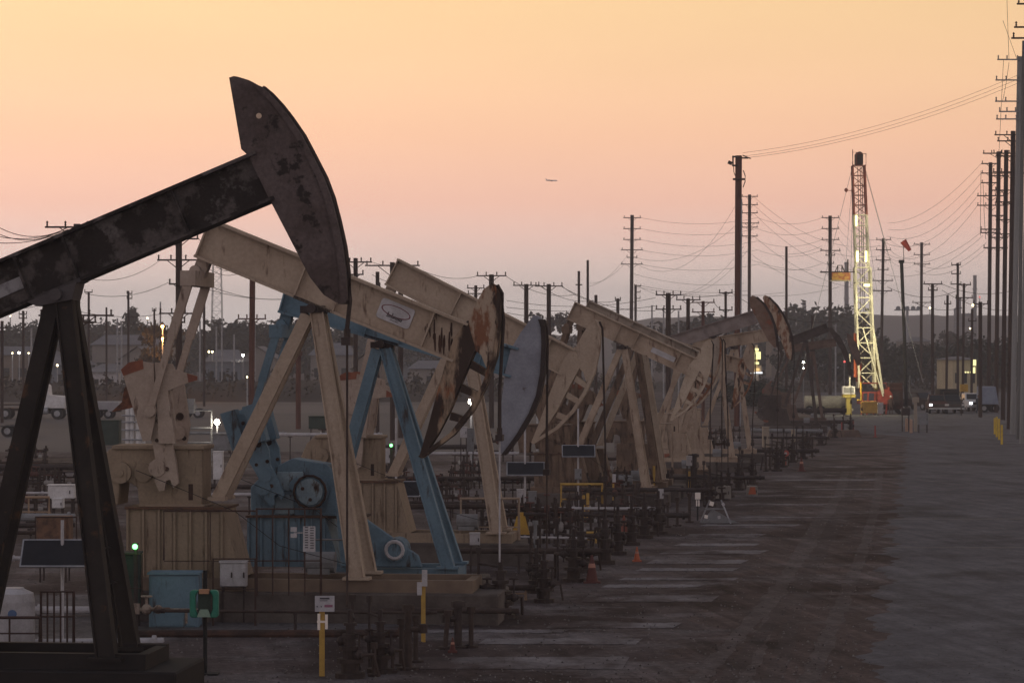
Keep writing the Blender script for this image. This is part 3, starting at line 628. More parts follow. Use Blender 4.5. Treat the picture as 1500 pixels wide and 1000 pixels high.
pp('b', 1098,285,400,5, [(288,12),(300,12),(312,12),(327,14),(333,12),(346,12)], 'tall six armed wooden pole close behind the thick lamp pole', bx=1097)
pp('c', 1216,316,380,5.5, [(319,13),(335,13),(351,13),(367,15),(374,7),(386,5),(399,15)], 'wooden pole with seven crossarms just left of the drilling mast', bx=1216)
pp('d', 1294,349,390,4.5, [(351,11),(366,11),(381,11),(395,8),(411,15),(426,14)], 'slightly leaning many armed pole just right of the drilling mast', bx=1290)
pp('e', 1350,355,430,4.5, [(358,12),(373,12),(387,12),(443,14)], 'three armed pole just right of the red windsock', bx=1349)
pole(1366,415,300,5, [(416,14),(425,7)], 'short T shaped pole, second to the right of the windsock')
pole(1403,385,330,4, [(388,7,-3),(401,7,-3),(416,8,-3)], 'thin dark pole with stub arms on its left, beside a grey column')
pole(1412,415,300,4, [(417,10),(436,13)], 'thin pole with two short arms in front of the grey column', bx=1410)
pole(1388,432,300,4, [(445,5)], 'short thin pole left of the grey column', bx=1386)
pole(1436,442,250,6, [(445,11)], 'stout short pole with one arm beside the slender chimney', bx=1436)
pp('k', 1451,238,300,6, [(240,14),(254,14),(268,14),(287,20),(301,20),(336,15),(341,15),(363,10)], 'leftmost of the tall many armed poles crowding the right edge', bx=1448)
pp('l', 1463,222,270,6.5, [(225,20,-4),(258,14),(279,14),(316,12),(348,14),(363,14)], 'second of the tall many armed poles from the left of the right edge row', bx=1459)
pp('m', 1474,220,240,7, [(225,20),(252,20),(279,17),(296,16),(322,15),(343,15)], 'third of the tall many armed poles, dark and straight, in the right edge row', bx=1469)
pp('n', 1484,192,212,7.5, [(198,28),(207,24),(229,26),(254,24),(298,10)], 'tallest dark wooden pole in the right edge row beside the concrete poles', bx=1478)
# left side
pp('L1', 262,347,165,10, [(350,30),(381,31),(416,14),(459,28),(472,10)], 'thick wooden pole with wide crossarms behind the raised rear of the logo pumpjack')
pp('L2', 370,398,190,9, [(391,30,-8),(467,21)], 'reddish wooden pole under the beam of the logo pumpjack', mat=redwood, bx=368)
pp('L3', 113,328,140,11, [(333,46),(404,12),(462,55),(472,30)], 'dark wooden pole half hidden behind the foreground pumpjack leg', bx=112)
pp('L4', 130,427,300,3.5, [(428,6)], 'thin pole with one tiny arm at its top, left of the cypress')
pp('L5', 188,426,300,3.5, [(430,4,2),(437,4,2)], 'thin pole with small arms on its right in front of the cypress')
pole(156,450,300,3, [], 'bare thin dark pole among the left trees')
pole(3,470,230,5, [(480,8)], 'dark pole at the very left edge of the photo')
pole(34,455,300,4, [(460,6),(466,6)], 'dark pole with two small arms near the left edge')
pole(226,452,300,3, [(455,3)], 'thin dark pole beside the orange lit tree')
pole(299,434,300,4, [], 'bare dark pole between the pitman arms and the lattice tower')
pole(437,470,212,8, [(520,6)], 'brown pole seen between the legs of the logo pumpjack', mat=redwood)
pp('L9', 521,378,190,7, [(384,24),(402,12)], 'pole with crossarms hidden behind the foreground pumpjack head')
pp('L10', 575,384,185,8, [(389,40)], 'pole with one long crossarm behind the raised end of the middle beige beam')
pole(587,400,190,8, [], 'bare dark pole beside the long armed one under the middle beam')
pole(553,398,200,6, [(420,15,-10)], 'pole with a short arm peeking out left of the middle beige beam')
pp('T0', 720,402,215,8, [(404,22)], 'T shaped pole rising from behind the rusty pumpjack head')
pole(697,418,250,5, [(422,13),(430,12)], 'small double armed pole left of the rusty pumpjack head')
pp('T1', 771,416,230,7, [(418,19.5)], 'left one of two T shaped poles whose arms touch')
pp('T2', 804,416,228,7, [(419,20.5)], 'right one of two T shaped poles whose arms touch')
pole(848,397,300,4, [(417,5)], 'slim shorter mast left of the bare slender one', ins=False)
pole(861,381,300,4, [], 'bare slender mast over the overlapping beige beams')
pole(873,432,260,5, [], 'short post poking above the overlapping beige beams, left one')
pole(905,437,260,5, [(440,4)], 'short post poking above the overlapping beige beams, right one')
pole(931,417,420,4, [(419,5,3),(428,4,3),(437,4,3)], 'small pole with stub arms close to the tall six armed one')
pp('T3', 979,429,212,8, [(432,19),(453,19)], 'double armed pole, leftmost of the four behind the beige cluster')
pp('T4', 1008,437,225,6, [(439,18)], 'single armed dark pole, second of the four behind the beige cluster')
pp('T5', 1030,441,235,5, [(443,17),(457,17)], 'double armed brown pole, third of the four behind the beige cluster', mat=redwood)
pp('T6', 1063,427,240,4, [(429,10),(454,10)], 'double armed thin pole left of the thick lamp pole')
pole(1152,361,300,4, [], 'bare slender mast between the lamp pole and the drilling mast')
pole(1190,462,280,4, [], 'short bare pole in front of the pale low building')
pole(1424,452,320,4, [(470,6)], 'thin pole left of the palm tree', bx=1423)
light_pos = [(235,442,'beside the orange lit tree'),(172,466,'left of the cypress'),(178,470,'touching its taller neighbour left of the cypress'),(97,470,'behind the foreground post'),(46,480,'near the left edge'),(317,478,'under the lattice tower'),(325,475,'just right of the lattice tower'),(293,470,'left of the lattice tower'),(343,490,'right of the lattice tower'),(373,470,'behind the reddish pole'),
   (697,500,'under the middle beige beam'),(955,447,'leftmost behind the beige cluster'),(972,450,'beside the double armed pole'),(994,455,'right of the double armed pole'),(1224,475,'left of the drilling mast')]
for x_, y_, w_ in light_pos:
    pole(x_, y_, 350, 2.6, [], 'thin pale metal pole '+w_, mat=steel, name='metal_pole', cat='metal pole', group='thin pale metal poles in the distance')
# the thick pole with gear on top
Yb = 220; t = thing('lamp_pole', (X(1080,Yb), Yb, 0), 'thick dark pole with a floodlight and cable gear at its top', 'pole')
dxp = X(1082,Yb)-X(1080,Yb); hh = Z(228,Yb)
MB().path([(dxp*q,0,hh*q) for q in (0,.5,1)], .27, 12).build('shaft', redwood, t)
MB().tube((.22,-.2,0),(.22+dxp,-.2,hh*.84),.06).build('conduit', steel, t)
MB().box((dxp,-.35,Z(263,Yb)),(1.0,.14,.16)).build('crossarm', wood, t)
MB().box((dxp-.3,-.3,Z(230,Yb)),(.5,.14,.14)).box((dxp-.48,-.3,Z(236,Yb)),(.12,.12,.7)).box((dxp-.3,-.3,Z(243,Yb)),(.5,.14,.14)).box((dxp+.45,-.3,Z(232,Yb)),(.6,.1,.12)).bar((dxp+.3,-.3,Z(228,Yb)),(dxp+.95,-.3,Z(233,Yb)),.08,.08).build('bracket', darksteel, t)
MB().box((dxp-.72,-.3,Z(239,Yb)),(.34,.3,.26),0,.4).tube((dxp-.55,-.3,Z(241,Yb)),(dxp-.3,-.3,Z(243,Yb)),.03).build('floodlight', darksteel, t)
MB().path([(dxp+.35,-.3,Z(250,Yb)),(dxp+.5,-.3,Z(258,Yb)),(dxp+.5,-.3,Z(266,Yb)),(dxp+.33,-.3,Z(275,Yb))],.04).path([(dxp-.45,-.3,Z(240,Yb)),(dxp-.42,-.3,Z(252,Yb)),(dxp-.3,-.3,Z(258,Yb))],.03).build('cable_loop', black, t)
# concrete poles at the right
polec2 = M('darker_concrete_pole', (.15,.145,.14), (.11,.105,.10), .5, stretch=(3,3,.2), rough=.9)
for (tx, ty, bx, Y, lab, arms) in ((1494,83,1483,198,'left concrete pole of the grey trio at the right edge',[(88,22,-12),(118,24,-12),(149,24,-12),(164,18,-12),(175,22,-12)]),(1500,60,1491,187,'middle concrete pole of the grey trio at the right edge',[]),(1510,40,1498,178,'nearest concrete pole of the grey trio, cut by the right edge',[])):
    pole(tx, ty, Y, {1483:8.5,1491:6,1498:11}[bx], arms, lab, bx=bx, mat={1483:polec,1491:polec2,1498:polec}[bx], name='concrete_pole', cat='concrete pole', group='grey concrete poles at the right edge', braces=False)
pole(1528,-60,150,14, [(7,40),(41,44),(57,48)], 'pole outside the right edge whose crossarms reach into the photo', bx=1528, mat=wood, braces=False)
# windsock
Yw = GY(606); t = thing('windsock_pole', (X(1328,Yw),Yw,0), 'black leaning pole carrying the windsock beside the equipment', 'pole')
MB().path([(0,0,0),(X(1325,Yw)-X(1328,Yw),0,Z(495,Yw)),(X(1320.5,Yw)-X(1328,Yw),0,Z(381,Yw))],.17,9).box((X(1320.5,Yw)-X(1328,Yw),0,Z(383,Yw)),(.5,.4,.3)).build('shaft', black, t)
MB().tube((X(1324,Yw)-X(1328,Yw),0,Z(383,Yw)),(X(1323,Yw)-X(1328,Yw),0,Z(352,Yw)),.03).build('thin_mast', darksteel, t)
MB().path([(.3,-.12,Z(550,Yw)),(.25,-.15,2.2),(.5,-.25,1.6),(.6,-.3,.9)],.06).build('cable', grey, t)
a_ = Vector(W(1323,353,Yw)); b_ = Vector(W(1333,367,Yw)); ws = MB().tube(a_, b_, .34, .17, 12, cap=True)
tag(ws.build('windsock', M('windsock_red', (.45,.07,.045), (.36,.05,.035), 2)), 'faded red windsock drooping from the thin mast', 'windsock')

NW = [0]
def wire(a, b, sag, label, group, r=.019, n=14):
    a = Vector(a); b = Vector(b)
    pts = [a.lerp(b, i/n)-Vector((0,0,sag*4*(i/n)*(1-i/n))) for i in range(n+1)]
    return tag(MB().path(pts, r, 4).build('power_line', cable_m), label, 'power line', group)
for ya, yb, yc in ((319,323,319),(335,339,335),(351,357,351),(387,391,386),(366,370,367)):
    wire(W(939,ya,400), W(1110,yb-4,400), .9, 'thin level wire between the lone six armed pole and the lamp pole', 'wires right of the lone six armed pole')
    wire(W(1110,yb-4,400), W(1204,yc,380), .9, 'thin wire running level between the lamp pole and the pole left of the mast', 'wires left of the drilling mast')
for ya, yb in ((319,351),(335,366),(351,381),(367,411),(399,426)):
    wire(W(1229,ya,380), W(1284,yb,390), 1.0, 'thin wire passing behind the drilling mast', 'wires behind the drilling mast')
for ya, yb in ((351,358),(366,373),(381,387)):
    wire(W(1304,ya,390), W(1340,yb,430), .8, 'thin wire between the leaning pole and the pole right of the windsock', 'wires near the windsock')
for i, (x0, y0, x1, y1, s_) in enumerate([(1437,240,1300,327,1.6),(1437,254,1300,336,2.0),(1437,268,1300,346,2.4),(1432,287,1290,352,2.8),(1432,301,1290,366,3.2),(1436,341,1290,372,2.2),(1445,355,1350,389,1.4),(1445,363,1340,396,1.6),(1440,345,1290,400,2.0)]):
    wire(W(x0,y0,300), W(x1,y1,390), s_, 'slack thin wire sloping down left from the right edge poles', 'slack wires left of the right edge poles')
for y0, y1 in ((224,112),(229,118),(232,124)):
    wire(W(1088,y0,220), W(1510,y1-10,200), .9, 'thin wire climbing from the lamp pole top to the right edge', 'three wires above the drilling mast', r=.012)
for (x0,y0,x1,y1,s_) in [(1104,288,1290,360,2.5),(1104,300,1290,375,2.5),(1104,312,1290,395,2.8),(1104,346,1290,425,2.0),(1100,372,1216,420,1.0),(1100,380,1190,395,.5)]:
    wire(W(x0,y0,400), W(x1,y1,395), s_, 'faint slack wire sagging right of the lamp pole', 'slack wires right of the lamp pole')
for (x0,y0,x1,y1,s_) in [(930,377,1078,330,2.2),(930,385,1078,300,4.5),(928,401,1090,415,.8),(932,417,1100,425,.7),(935,419,1090,360,3.8),(860,420,916,378,.8),(862,415,916,385,.8),(930,420,1150,428,.9),(990,432,1100,360,2.0),(1075,430,1230,420,.8),(1150,372,1204,360,.4)]:
    wire(W(x0,y0,395), W(x1,y1,398), s_, 'faint slack wire sagging around the lone six armed pole', 'slack wires around the lone six armed pole')
for (x0,y0,x1,y1,s_) in [(-40,305,100,333,.9),(-40,318,98,333,.9),(-40,335,100,336,.5),(-40,350,98,338,.4)]:
    wire(W(x0,y0,140), W(x1,y1,140), s_, 'thin wire entering at the left edge above the dark beam', 'wires at the left edge')
for (x0,y0,x1,y1,s_) in [(113,404,235,381,.7),(113,330,236,350,1.1),(125,430,250,412,.5),(113,462,60,480,.3),(60,440,235,460,.5),(292,382,360,395,.6),(292,350,345,391,.9),(290,460,350,470,.4),(385,395,430,430,.4),(292,412,520,405,1.3),(292,420,520,415,.9),(-40,450,113,425,.6)]:
    wire(W(x0,y0,165), W(x1,y1,180), s_, 'thin dark wire strung behind the two nearest pumpjacks', 'wires behind the two nearest pumpjacks', r=.016)
for (x0,y0,x1,y1,s_) in [(742,405,850,430,.7),(700,404,610,392,.5),(790,418,870,440,.5),(823,419,905,440,.6),(742,440,960,436,.6),(742,450,960,448,.4),(742,458,870,462,.3),(823,420,960,455,.6),(545,384,600,389,.2),(545,402,600,415,.3),(998,432,1063,430,.2),(1046,443,1063,454,.2),(1073,430,1230,470,.9),(1300,420,1404,425,.7),(1340,443,1410,450,.4),(1380,416,1500,420,.7),(1380,425,1500,452,.7)]:
    wire(W(x0,y0,225), W(x1,y1,225), s_, 'thin wire between the T shaped poles', 'wires between the T shaped poles', r=.018)
for (x0,y0,x1,y1,s_) in [(1469,30,1490,88,0),(1475,0,1478,88,0),(1470,88,1467,149,.05),(1467,149,1463,228,.05),(1478,92,1468,150,.3),(1437,250,1436,345,.2),(1440,268,1444,350,.5)]:
    wire(W(x0,y0,200), W(x1,y1,202), s_, 'hanging jumper wire beside the right edge crossarms', 'jumper wires at the right edge', r=.016)
# lattice tower far behind
t = thing('lattice_tower', (X(318,700),700,0), 'faint slender lattice tower behind the left trees', 'tower')
for sx_ in (-1,1):
    for sy in (-1,1):
        MB().bar((sx_*1.6,sy*1.6,0),(sx_*1.0,sy*1.0,Z(382,700)),.16,.16).build('tower_leg', grey, t)
mb = MB(); z = 1; k_ = 0
while z < Z(386,700):
    w_ = 1.6-.6*z/30; w2 = 1.6-.6*(z+2.2)/30
    mb.bar((-w_,-w_,z),(w2,-w2,z+2.2),.08,.08); mb.bar((w_,-w_,z),(-w2,-w2,z+2.2),.08,.08); mb.bar((-w_,-w_,z),(w_,-w_,z),.08,.08); z += 2.2
mb.build('bracing', grey, t)

# ---------------------------------------------------------------- trees
def crown_mesh(name, seed, w, h, clumps, n, size, mat, shape='round'):
    r = random.Random(seed); mb = MB()
    cs = []
    for i in range(clumps):
        u = r.random()
        if shape == 'cone': zz = h*(.08+.9*u); rad = w*.5*(1-u)**.8
        elif shape == 'column': zz = h*(.05+.92*u); rad = w*.42*math.sin(min(1,(1-u)*1.6+.05)*math.pi/2)
        else: zz = h*(.25+.68*u); rad = w*.48*math.sqrt(max(.05, 1-((zz/h-.55)/.5)**2))
        an = r.uniform(0, 6.28); rr = rad*math.sqrt(r.random())
        cs.append((rr*math.cos(an), rr*math.sin(an), zz, r.uniform(.12,.24)*w*(.6 if shape == 'column' else 1)))
    for i in range(n):
        c = r.choice(cs); d = Vector((r.gauss(0,1), r.gauss(0,1), r.gauss(0,.8))).normalized()*c[3]*r.random()**.4
        p = Vector(c[:3])+d; a = Vector((r.gauss(0,1), r.gauss(0,1), r.gauss(0,1))).normalized(); b = a.cross(Vector((r.gauss(0,1), r.gauss(0,1), r.gauss(0,1)))).normalized()
        s_ = size*r.uniform(.6,1.3)
        mb.add([p-a*s_-b*s_*.5, p+a*s_-b*s_*.4, p+a*s_*.6+b*s_*.6, p-a*s_*.7+b*s_*.5], [(0,1,2,3)])
    return mb
def tree_proto(name, seed, w, h, shape, mat, leafsize=.34, n=1500, clumps=26):
    t = thing(name, (0,0,0), 'tree', 'tree')
    r = random.Random(seed); tk = MB(); tk.path([(0,0,0),(r.uniform(-.1,.1),0,h*.3),(r.uniform(-.2,.2),.1,h*.75)], .03*w+.08, 7)
    for i in range(5):
        a = r.uniform(0,6.28); z = h*r.uniform(.25,.6); tk.tube((0,0,z),(math.cos(a)*w*.3,math.sin(a)*w*.3,z+h*.2),.07,.03,5)
    tk.build('trunk', bark, t); crown_mesh('crown', seed, w, h, clumps, n, leafsize, mat, shape).build('crown', mat, t)
    return t
protos = [tree_proto('broadleaf_tree', 1, 8.5, 8, 'round', leaf), tree_proto('broadleaf_tree', 2, 11, 8.6, 'round', leaf, n=1900, clumps=34), tree_proto('conifer_tree', 3, 6.5, 12, 'cone', leaf), tree_proto('broadleaf_tree', 4, 7, 9.5, 'round', leaf2, n=1300)]
used = set()
def put_tree(kind, px, top, Y, label, group='trees along the skyline', wide=1.0):
    base = protos[kind]; o = base if kind not in used else copy_tree(base); used.add(kind)
    H0 = [8,8.6,12,9.5,11][kind]; h = Z(top, Y); o.location = (X(px, Y), Y, 0); o.rotation_euler = (0,0,random.uniform(0,6.28)); s_ = h/H0
    o.scale = (s_*wide, s_*wide, s_); tag(o, label, 'tree', group); return o
rt = random.Random(21)
TL = [(193,452,2,'tall pointed conifer left of the orange lit tree'),(319,468,2,'pointed conifer below the lattice tower'),(203,474,0,'round tree at the foot of the tall conifer'),(178,478,3,'dry tree left of the tall conifer'),
 (20,482,1,'wide dark tree in the far left corner'),(50,486,0,'small round tree near the left edge'),(75,476,1,'dark tree seen left of the foreground post'),(100,470,0,'tree behind the top of the foreground post'),(148,476,1,'broad dark tree right of the foreground post'),
 (122,484,3,'low dry tree between the foreground posts'),(222,482,0,'dark tree behind the orange lit one'),(258,486,1,'dark tree behind the thick wooden pole'),(286,484,3,'dry tree between the pitman arms'),(345,478,1,'wide tree right of the pointed conifer'),
 (365,474,0,'round tree against the reddish pole'),(392,478,1,'dark tree left of the blue pitman arms'),(420,472,0,'dark tree right of the blue pitman arms'),(450,476,1,'dark tree between the beige front legs'),(482,482,3,'dry tree right of the beige front legs'),(512,480,1,'tree under the head of the foreground pumpjack'),
 (545,486,0,'tree left of the blue post top'),(612,482,1,'tree behind the oval logo beam'),(650,484,3,'dry tree under the oval logo beam'),(806,458,3,'thin airy tree behind the two T shaped poles'),(1045,462,0,'dark round tree rising over the hill line'),(985,470,3,'small tree behind the double armed pole'),
 (1152,452,0,'round tree left of the two chimneys'),(1216,456,1,'dark tree at the foot of the seven armed pole'),(1180,500,1,'low tree below the two chimneys'),(1120,496,0,'low tree behind the brown pumpjack head'),(1105,560,1,'black bushy tree under the yellow lit sign'),(1122,572,0,'dark bush right of the yellow lit sign base'),
 (1400,485,3,'dry tree left of the lit house'),(1378,505,0,'low tree behind the short T pole'),(1320,508,1,'tree behind the windsock pole'),(1342,505,3,'dry tree right of the windsock pole'),(1444,520,0,'dark tree right of the lit house'),(1457,500,1,'tree behind the right edge poles'),(1474,505,0,'dark tree hidden among the right edge poles'),(1290,500,0,'tree just right of the mast foot'),(1300,530,3,'low dry tree behind the rig'),(1232,520,0,'tree left of the mast foot')]
for px, top, kd, lb in TL:
    Yt = {1105:300,1122:290}.get(px, rt.uniform(520,720) if top < 500 else rt.uniform(430,520))
    put_tree(kd, px, top, Yt, lb, wide={2:.9}.get(kd, 1.15) if top < 550 else 2.4)
# skyline wood behind, reads as one mass
mb = MB(); rr = random.Random(9)
for i in range(9000):
    px = rr.uniform(-60, 700) if rr.random() < .62 else rr.uniform(900,1560)
    Y = rr.uniform(740, 900); hmax = 8.2+1.6*math.sin(px*.05)+1.0*math.sin(px*.17+1)
    p = Vector((X(px,Y), Y, hmax*rr.random()**.7)); a = Vector((rr.gauss(0,1),rr.gauss(0,1),rr.gauss(0,1))).normalized(); b = a.cross(Vector((rr.gauss(0,1),rr.gauss(0,1),rr.gauss(0,1)))).normalized(); s_ = rr.uniform(.6,1.3)
    mb.add([p-a*s_-b*s_*.5, p+a*s_-b*s_*.4, p+a*s_*.6+b*s_*.6, p-a*s_*.7+b*s_*.5], [(0,1,2,3)])
tag(mb.build('wood', leaf), 'far dark wood along the horizon', kind='stuff')
# scrub on the mounds
mb = MB()
for i in range(9000):
    if rr.random() < .6: px = rr.uniform(-40, 960); Y = rr.uniform(326, 358); h = max(.1, Z(560, 345))*max(0, 1-abs(Y-345)/24)
    else: px = rr.uniform(1000,1560); Y = rr.uniform(403, 434); h = max(.1, Z(562,420))*max(0, 1-abs(Y-420)/20)
    cl = math.sin(px*.21)+math.sin(px*.083+Y)
    if cl < -.3: continue
    p = Vector((X(px,Y), Y, h+rr.random()*.9*(cl+.6))); a = Vector((rr.gauss(0,1),rr.gauss(0,1),rr.gauss(0,1))).normalized(); b = a.cross(Vector((rr.gauss(0,1),rr.gauss(0,1),rr.gauss(0,1)))).normalized(); s_ = rr.uniform(.12,.34)
    mb.add([p-a*s_-b*s_*.5, p+a*s_-b*s_*.4, p+a*s_*.6+b*s_*.6, p-a*s_*.7+b*s_*.5], [(0,1,2,3)])
tag(mb.build('scrub', leaf2), 'dry scrub growing on the mounds', kind='stuff')
# tree lit orange by a lamp
o = put_tree(3, 235, 472, 330, 'small tree glowing orange in the light of a sodium lamp'); o.scale = (o.scale[0]*.8, o.scale[1]*.8, o.scale[2])
# palms
def palm(px, top, Y, label):
    t = thing('palm_tree', (X(px,Y),Y,0), label, 'palm tree', 'palm trees left of the right edge poles'); h = Z(top, Y)-1.2
    MB().path([(0,0,0),(.1,0,h*.5),(0,0,h)], .3, 8).build('trunk', bark, t); mb = MB(); r = random.Random(int(px))
    for i in range(30):
        a = r.uniform(0,6.28); el = r.uniform(-1.1,1.2); L_ = r.uniform(2.2,3.2); pr = Vector((0,0,h)); d = Vector((math.cos(a)*math.cos(el), math.sin(a)*math.cos(el), math.sin(el)))
        for q in range(4):
            nx = pr+d*L_/4; sd_ = d.cross(Vector((0,0,1))).normalized()*(.32-.06*q); mb.add([pr-sd_, pr+sd_, nx+sd_*.7, nx-sd_*.7], [(0,1,2,3)]); pr = nx; d = (d+Vector((0,0,-.32))).normalized()
    mb.build('crown', leaf, t)
palm(1406, 492, 400, 'shaggy palm tree above the lit house'); palm(1432, 500, 420, 'smaller palm tree right behind the shaggy one')

# ---------------------------------------------------------------- far buildings
def house(px0, px1, eave, ridge_y, Y, wall, roof, label, base=None, depth=14, name='building', gable=False, win=4, grp='low buildings beyond the scrub mound', lit=None):
    x0, x1 = X(px0,Y), X(px1,Y); w = x1-x0; he = Z(eave,Y); hr = Z(ridge_y,Y)
    t = thing(name, ((x0+x1)/2, Y, 0), label, 'building', grp)
    mb = MB(); mb.box((0, depth/2, he/2), (w, depth, he))
    if gable: mb.add([(-w/2,.01,he-.01),(w/2,.01,he-.01),(0,.01,hr),(-w/2,depth-.01,he-.01),(w/2,depth-.01,he-.01),(0,depth-.01,hr)], [(0,1,2),(4,3,5)])
    mb.build('wall', wall, t); rf = MB()
    if gable:
        rf.add([(-w/2-.4,-.5,he-.15),(0,-.5,hr+.12),(0,depth+.5,hr+.12),(-w/2-.4,depth+.5,he-.15),(w/2+.4,-.5,he-.15),(w/2+.4,depth+.5,he-.15)], [(0,1,2,3),(4,5,2,1)])
    else:
        rf.add([(-w/2-.4,-.5,he+.01),(w/2+.4,-.5,he+.01),(w/2-1,depth/2,hr),(-w/2+1,depth/2,hr),(-w/2-.4,depth+.5,he+.01),(w/2+.4,depth+.5,he+.01)], [(0,1,2,3),(3,2,5,4),(0,3,4),(1,5,2)])
    rf.build('roof', roof, t)
    for i in range(win):
        f = (i+.5)/win; MB().box((-w/2+w*f, -.03, he*.5), (min(2.2, w/win*.5), .05, min(1.4, he*.4))).build('window', lit if (lit and i == win-1) else glass, t)
    return t
Bd = [(-30,70,520,507,430,wall2,roofm,0,'wide tan shed at the left edge under the pole',4),(60,118,535,520,400,wall3,roofm,0,'low blue grey shed seen between the foreground legs',3),(135,245,505,490,440,wallm,roofm,0,'wide hip roofed grey warehouse left of the orange lit tree',4),
 (128,172,545,533,380,offwhite,roofm,0,'small white hut right of the foreground leg',2),(176,226,526,508,410,wallm,roofm,1,'pale gabled house left of the orange lit tree',2),(300,352,530,512,420,wall3,roofm,0,'blue grey hip roofed house below the pointed conifer',3),
 (352,402,524,508,450,wallm,roofm,1,'pale gabled house left of the blue pitman arms',2),(455,515,520,502,430,wallm,roofm,0,'pale house seen between the beige front legs',3),(590,655,462,452,640,wall3,roofm,0,'tall blue grey block behind the oval logo beam',5),
 (655,700,500,488,520,wallm,roofm,0,'pale low block under the middle beam',2),(520,560,530,515,410,wall2,roofm,1,'tan gabled shed left of the blue post',2),(600,680,540,528,400,wallm,roofm,0,'long pale shed behind the leaning braces',4),(742,782,520,505,480,wallm,roofm,0,'pale block between the rusty and the grey heads',2),
 (995,1045,478,472,760,wall3,roofm,0,'blue grey building on the hill behind the double armed poles',4),(1130,1175,500,490,640,wall2,roofm,0,'tan building right of the brown pumpjack head',3),(1325,1362,500,493,650,wallm,roofm,0,'small pale building right of the windsock pole',3),
 (1300,1345,530,522,520,wall3,roofm,0,'low grey shed behind the windsock pole',3),(1155,1260,482,474,900,wall2,roofm,0,'long low tan building behind the rusty pumpjack head',6),(1170,1235,540,532,480,wall3,roofm,0,'low grey shed left of the mast foot',3)]
for (a,b,c,d,Y,w_,r_,g_,lb,nw) in Bd: house(a,b,c,d,Y,w_,r_,lb,gable=bool(g_),win=nw)
house(1396,1431,527,522,370,M('lit_cream_wall', (.42,.36,.24), (.36,.3,.2), .3),roofm,'cream house lit by yellow lamps left of the right edge poles',win=3)
# things glowing on that house
Yh = 368
tag(MB().box(W(1427.5,531,Yh),(.42,.1,.8)).box((X(1423.5,Yh),Yh,Z(531,Yh)),(.1,.1,.8)).box(W(1427,542,Yh),(.3,.1,.8)).build('lit_doorway', L_sign), 'glowing yellow doorway lights on the cream house', 'light')
for i, px in enumerate((1414.5,1418,1422)):
    tag(MB().ball(W(px,545,Yh-1),.12).build('path_lamp', L_sign), 'small yellow path lamp beside the cream house doorway', 'lamp', 'row of path lamps at the cream house')
# refinery columns and chimneys
def column(px, top, Y, w, label, cap=0):
    t = thing('refinery_column', (X(px,Y),Y,0), label, 'chimney', 'chimneys and columns on the horizon'); r = w/2/FX*Y; h = Z(top,Y)
    MB().lathe([(0,r*1.15),(h*.6,r),(h-.6,r*.93),(h-.6,r*1.02),(h,r*1.02)], n=14).build('shaft', M('column_grey', (.15,.15,.17), (.12,.12,.14), .3), t)
    ld = MB()
    for q in range(3): ld.torus((0,0,h*(.45+.2*q)), r*1.15, .25, 'Z', 14, 4)
    ld.build('platform', grey, t)
for a in ((1178,440,1500,6,'short wide chimney left of the drilling mast'),(1240,384,1200,6.5,'tall grey column just left of the drilling mast'),(1404,436,1100,8,'squat grey column behind the stub armed pole'),(1428,403,1100,5.5,'slender tall chimney left of the right edge poles'),(1400,452,1150,6,'stubby column beside the squat grey one')): column(*a)
Yc = 1100; tag(MB().box(W(1415,461,Yc),(5,3,1.2)).box(W(1420,473,Yc),(4,3,3.5)).bar(W(1412,478,Yc),W(1422,463,Yc),.5,.5).bar(W(1410,466,Yc),W(1424,478,Yc),.5,.5).bar(W(1409,462,Yc),W(1409,480,Yc),.5,.5).build('pipe_bridge', grey), 'grey pipe bridge between the squat column and the slender chimney', 'pipe bridge')
t = thing('stadium_light', (X(1329,500),500,0), 'rack of round stadium lights behind the windsock pole', 'stadium light')
MB().tube((0,0,0),(0,0,Z(450,500)),.25).build('shaft', steel, t)
MB().box((-.2,0,Z(454,500)),(4.4,.15,.2)).build('crossbar', grey, t)
for px in (1315.5,1328.5,1337.5,1345.5):
    x = X(px,500)-X(1329,500); MB().tube((x,-.35,Z(451.5,500)),(x,.1,Z(451.5,500)),.42,n=12).build('lamp_head', M('lamp_head_grey', (.25,.26,.28), None), t)
# aeroplane
Ya = 3600; c = Vector(W(808,264.5,Ya)); t = thing('airliner', c, 'tiny pale airliner flying low in the pink sky', 'aeroplane')
AS = 1.15; t.scale = (AS,AS,AS)
MB().path([(-6.2,0,.1),(-5,0,.15),(0,0,0),(5,0,-.05),(6.3,0,-.2)], .62, 8).build('fuselage', M('airliner_white', (.8,.8,.82), None), t)
MB().add([(-2,-.2,-.2),(1.6,-.2,-.2),(-3.2,-7.5,.6),(-4.0,-7.5,.6),(1.6,.2,-.2),(-2,.2,-.2),(-4,7.5,.6),(-3.2,7.5,.6)], [(0,1,2,3),(4,5,6,7)]).build('wing', white, t)
MB().prism([(-6.2,.4),(-4.6,.5),(-6.0,2.2),(-6.8,2.2)], -.08,.08).build('tail_fin', white, t)
MB().tube((-.6,-2.4,-.7),(1.0,-2.4,-.7),.4).build('engine', grey, t); MB().tube((-.6,2.4,-.7),(1.0,2.4,-.7),.4).build('engine', grey, t)

